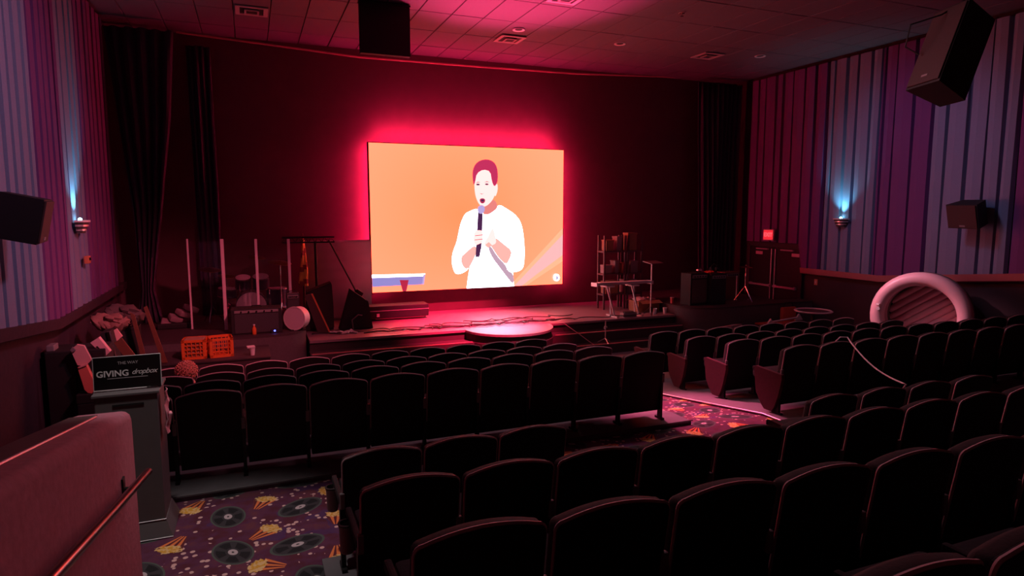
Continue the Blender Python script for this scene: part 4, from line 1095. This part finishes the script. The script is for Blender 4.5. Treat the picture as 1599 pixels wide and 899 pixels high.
# inflatable pool standing on edge by the right wall
vin = mat('pale_pink_vinyl', (.74, .46, .50), .40); camo = mat('camouflage_vinyl', (.10, .10, .07), .5, noise=.8, nscale=9)
pc = Vector((11.42, 8.02, 0)); R_, tr = .70, .125; fz = zfloor(8.0, right_prof)
pool = thing('inflatable_pool', 'big pale pink inflatable pool standing on edge by the right wall', 'inflatable', (pc.x, pc.y, fz + R_ + tr - .01))
nrm = Vector((-.90, -.44, 0)).normalized(); sd = Vector((0, 0, 1)).cross(nrm)


def circ(r, d, n=40): return [sd * (r * math.cos(2 * PI * i / n)) + Vector((0, 0, r * math.sin(2 * PI * i / n))) + nrm * d for i in range(n)]


MB().tube(circ(R_, 0), tr, 14, True).build('rim_tube', vin, pool, True)
MB().tube(circ(R_ - .01, -.19), tr * .98, 14, True).build('middle_tube', mat('dusky_vinyl', (.45, .24, .28), .5), pool, True)
MB().tube(circ(R_ - .015, -.37), tr * .95, 14, True).build('back_tube', camo, pool, True)
MB().tube(circ(R_ - .125, -.45, 40), .02, 8, True).build('seam_ring', black, pool, True)
for i in range(9):
    b = MB(); o = -.48 + i * .12; h = math.sqrt(max(.01, .58 ** 2 - o * o))
    dv, pv = (sd * .80 + Vector((0, 0, .60))), (sd * -.60 + Vector((0, 0, .80)))
    b.tube([pv * o + dv * (h * q / 4) - nrm * .44 for q in range(-4, 5)], [.062, .07, .07, .07, .07, .07, .07, .07, .062], 10)
    b.build('floor_rib', mat('ribbed_vinyl', (.72, .40, .44), .45), pool, True)
MB().cyl(-nrm * .45, -nrm * .53, .66, n=36).build('backing', vin, pool)
vp = sd * (R_ - .02) * math.cos(2.9) + Vector((0, 0, .1)) + nrm * .12
MB().cyl(vp, vp + nrm * .03, .03, n=12).box(vp + Vector((0, 0, .08)), (.06, .06, .03)).build('valve', white_p, pool)

# white cable hung over the right seats
w0, w1 = at(1320, 527, 5.62), at(1415, 601, 3.98)
pts = [(w0.x - .12, w0.y + .10, 1.30), (w0.x - .05, w0.y + .03, w0.z + .005), (w0.x, w0.y - .03, w0.z + .01)]
for k_ in range(1, 12):
    t_ = k_ / 12; p = w0.lerp(w1, t_); pts.append((p.x, p.y - .03, p.z - .16 * math.sin(PI * t_) * .55))
pts += [(w1.x, w1.y, w1.z + .01), (w1.x + .02, w1.y + .15, w1.z - .25)]
tag(MB().tube(pts, .008, 6).build('cable', mat('white_cable', (.75, .7, .72), .5)), 'white cable hanging from a right block seat back to the row behind', 'cable')

# ------------------------------------------------------------------ pile of gear along the left wall
def slab(name, label, cat, quad, Y, th, m, parts=None, ground=None):
    """leaning flat piece given by its corners on the photograph, at distance Y"""
    q = [at(px, py, Y) for px, py in quad]
    if ground is not None:                                      # run the two lower corners on to what the piece stands on
        for a, b_ in ((1, 2), (0, 3)):
            d = q[b_] - q[a]; q[b_] = q[b_] + d * ((ground - q[b_].z) / d.z)
    c = sum(q, Vector()) / len(q)
    t = thing(name, label, cat, (c.x, Y, c.z))
    MB().prism([p - c for p in q], (0, th, 0)).build(parts or 'board', m, t)
    return t, c


t = thing('black_cabinet', 'tall black equipment cabinet against the left wall below the curtain', 'cabinet', (-2.02, 9.22, .09))
MB().rbox((0, 0, .6), (.62, .5, 1.2), .012).build('cabinet_body', black, t)
for sx in (-.155, .155): MB().box((sx, -.255, .6), (.29, .012, 1.12)).build('cabinet_door', mat('cabinet_face', (.02, .016, .018), .5), t)
MB().rbox((-.26, -.10, 1.235), (.08, .2, .07), .01).build('latch_block', grey_plastic, t)
t, c = slab('foam_board', 'pale pink torn foam board leaning above the salmon board by the left wall', 'board', ((110, 546), (120, 538), (131, 540), (143, 562), (133, 572), (121, 570)), 8.845, .05, pinkfoam)
MB().prism([at(px, py, 8.84) - c - Vector((0, 8.85 - c.y, 0)) for px, py in ((110, 546), (114, 541), (119, 546), (114, 549))], (0, -.02, 0)).build('torn_corner', grey_plastic, t)
t, c = slab('salmon_board', 'salmon red board with a rounded foot leaning left of the drop box', 'board', ((121, 574), (134, 569), (149, 601), (148, 609), (143, 614), (137, 613), (132, 608)), 8.80, .09, redfoam)
MB().prism([at(px, py, 8.74) - c - Vector((0, 8.75 - c.y, 0)) for px, py in ((121, 574), (134, 569), (135, 571), (122, 576))], (0, -.01, 0)).build('top_edge', pinkfoam, t)
t, c = slab('white_box', 'white flat box with a dark slit leaning at the left wall', 'box', ((141, 535), (154, 527), (172, 549), (163, 557)), 9.0, .10, mat('pale_box', (.75, .45, .47), .7), 'box_body')
MB().prism([at(px, py, 8.995) - c - Vector((0, 9.0 - c.y, 0)) for px, py in ((150, 541), (152, 540), (165, 553), (163, 554))], (0, -.006, 0)).build('slit', black, t)
t, c = slab('flight_case', 'black flight case with chrome edges behind the white box', 'case', ((156, 521), (170, 518), (180, 556), (164, 557)), 9.9, .35, black, 'case_body', ground=.83)
MB().tube([at(170, 518, 9.88) - c, at(180, 556, 9.88) - c], .02, 6).tube([at(167, 518, 9.88) - c, at(177, 556, 9.88) - c], .012, 6).build('chrome_edge', chrome, t)


def heap(name, label, px, py, Y, sx, sz, m, n=6):
    c = at(px, py, Y); t = thing(name, label, 'cloth', c)
    for i in range(n):
        b = MB(); b.ball((0, 0, 0), 1, 12, 8)
        M = rotm(i * 1.3, .5 * math.sin(i), .8 * math.cos(i * 2))
        for k_, v in enumerate(b.v):
            q = Vector((v.x * sx * .6, v.y * .16, v.z * sz * .42)) * (1 + .22 * math.sin(7 * v.x + i) * math.cos(6 * v.z))
            b.v[k_] = M @ q + Vector(((i / (n - 1) - .5) * sx, 0, .3 * sz * math.sin(i * 2.2)))
        b.build('cloth_fold', m, t, True)
    return t


heap('cloth_heap', 'crumpled brownish pink cloth heap beside the left wall', 172, 504, 10.4, .24, .16, mat('dusty_pink_cloth', (.26, .13, .11), .9))
heap('cloth_heap', 'dark crumpled bags piled furthest along the left wall', 194, 492, 10.9, .26, .22, mat('dark_bag_cloth', (.10, .06, .06), .85))
hp = at(194, 500, 10.9)
t = thing('equipment_case', 'black upright case on the side step under the dark bags', 'case', (hp.x, 10.95, .72))
MB().rbox((0, 0, (hp.z - .72) / 2 - .07), (.36, .3, hp.z - .72 - .14), .015).build('case_body', black, t); MB().rbox((0, 0, hp.z - .72 - .12), (.37, .31, .05), .01).build('case_lid', black, t)
slab('pink_board', 'small pink board wedged behind the flight case', 'board', ((171, 519), (182, 513), (191, 525), (181, 534)), 10.2, .04, pinkfoam)
slab('brown_board', 'brown board leaning behind the giving dropbox sign', 'board', ((178, 535), (190, 528), (212, 556), (200, 566)), 9.77, .04, wood_brown, ground=.10)
slab('brown_board', 'narrow brown board leaning upright next to the gathered drape', 'board', ((203, 488), (210, 492), (216, 514), (212, 524)), 10.6, .04, wood_brown, ground=.712)
slab('brown_board', 'thin reddish brown plank standing in front of the gathered drape', 'board', ((224, 480), (229, 478), (236, 497), (231, 501)), 10.6, .04, wood_brown, ground=.712)
t = thing('low_case', 'low black case under the salmon board by the left wall', 'case', (at(143, 614, 8.8).x, 8.86, .09))
zc_ = at(143, 614, 8.8).z - .09
MB().rbox((0, 0, zc_ * .42), (.30, .17, zc_ * .84), .012).build('case_body', black, t); MB().rbox((0, 0, zc_ * .92), (.31, .18, zc_ * .16), .01).build('case_lid', black, t)
t = thing('storage_chest', 'low black chest under the gear along the left wall', 'chest', (-1.85, 10.165, .07))
MB().rbox((0, 0, .34), (.9, .60, .68), .02).build('chest_body', black, t); MB().rbox((0, 0, .72), (.92, .62, .08), .015).build('chest_lid', black, t)

# fluffy round thing peeking over the left seats
pf = at(291, 579, 8.55)
t = thing('fluffy_plush', 'round curly fluffy plush peeking up between the left front seat rows', 'plush', (pf.x, 8.55, pf.z))
fl = mat('fluffy_pink_orange', (.62, .30, .22), .95, noise=.3, nscale=30)
MB().ball((0, 0, 0), .105, 16, 10).build('core', fl, t, True)
b = MB()
for i in range(150):
    a = i * 2.39996; z = 1 - 2 * (i + .5) / 150; r = math.sqrt(1 - z * z); d = Vector((r * math.cos(a), r * math.sin(a), z)); p = d * .10; e = d.orthogonal().normalized(); g = d.cross(e)
    b.tube([p + d * (.006 * k_) + (e * math.cos(k_ * 1.4 + i) + g * math.sin(k_ * 1.4 + i)) * .012 for k_ in range(6)], .006, 5)
MB().ball((0, 0, 0), 1, 14, 10, (.10, .09, .13)).build('plush_body', fl, t, True).location = (0, 0, -.19)
o = b.build('curls', fl, t, True); o['kind'] = 'stuff'
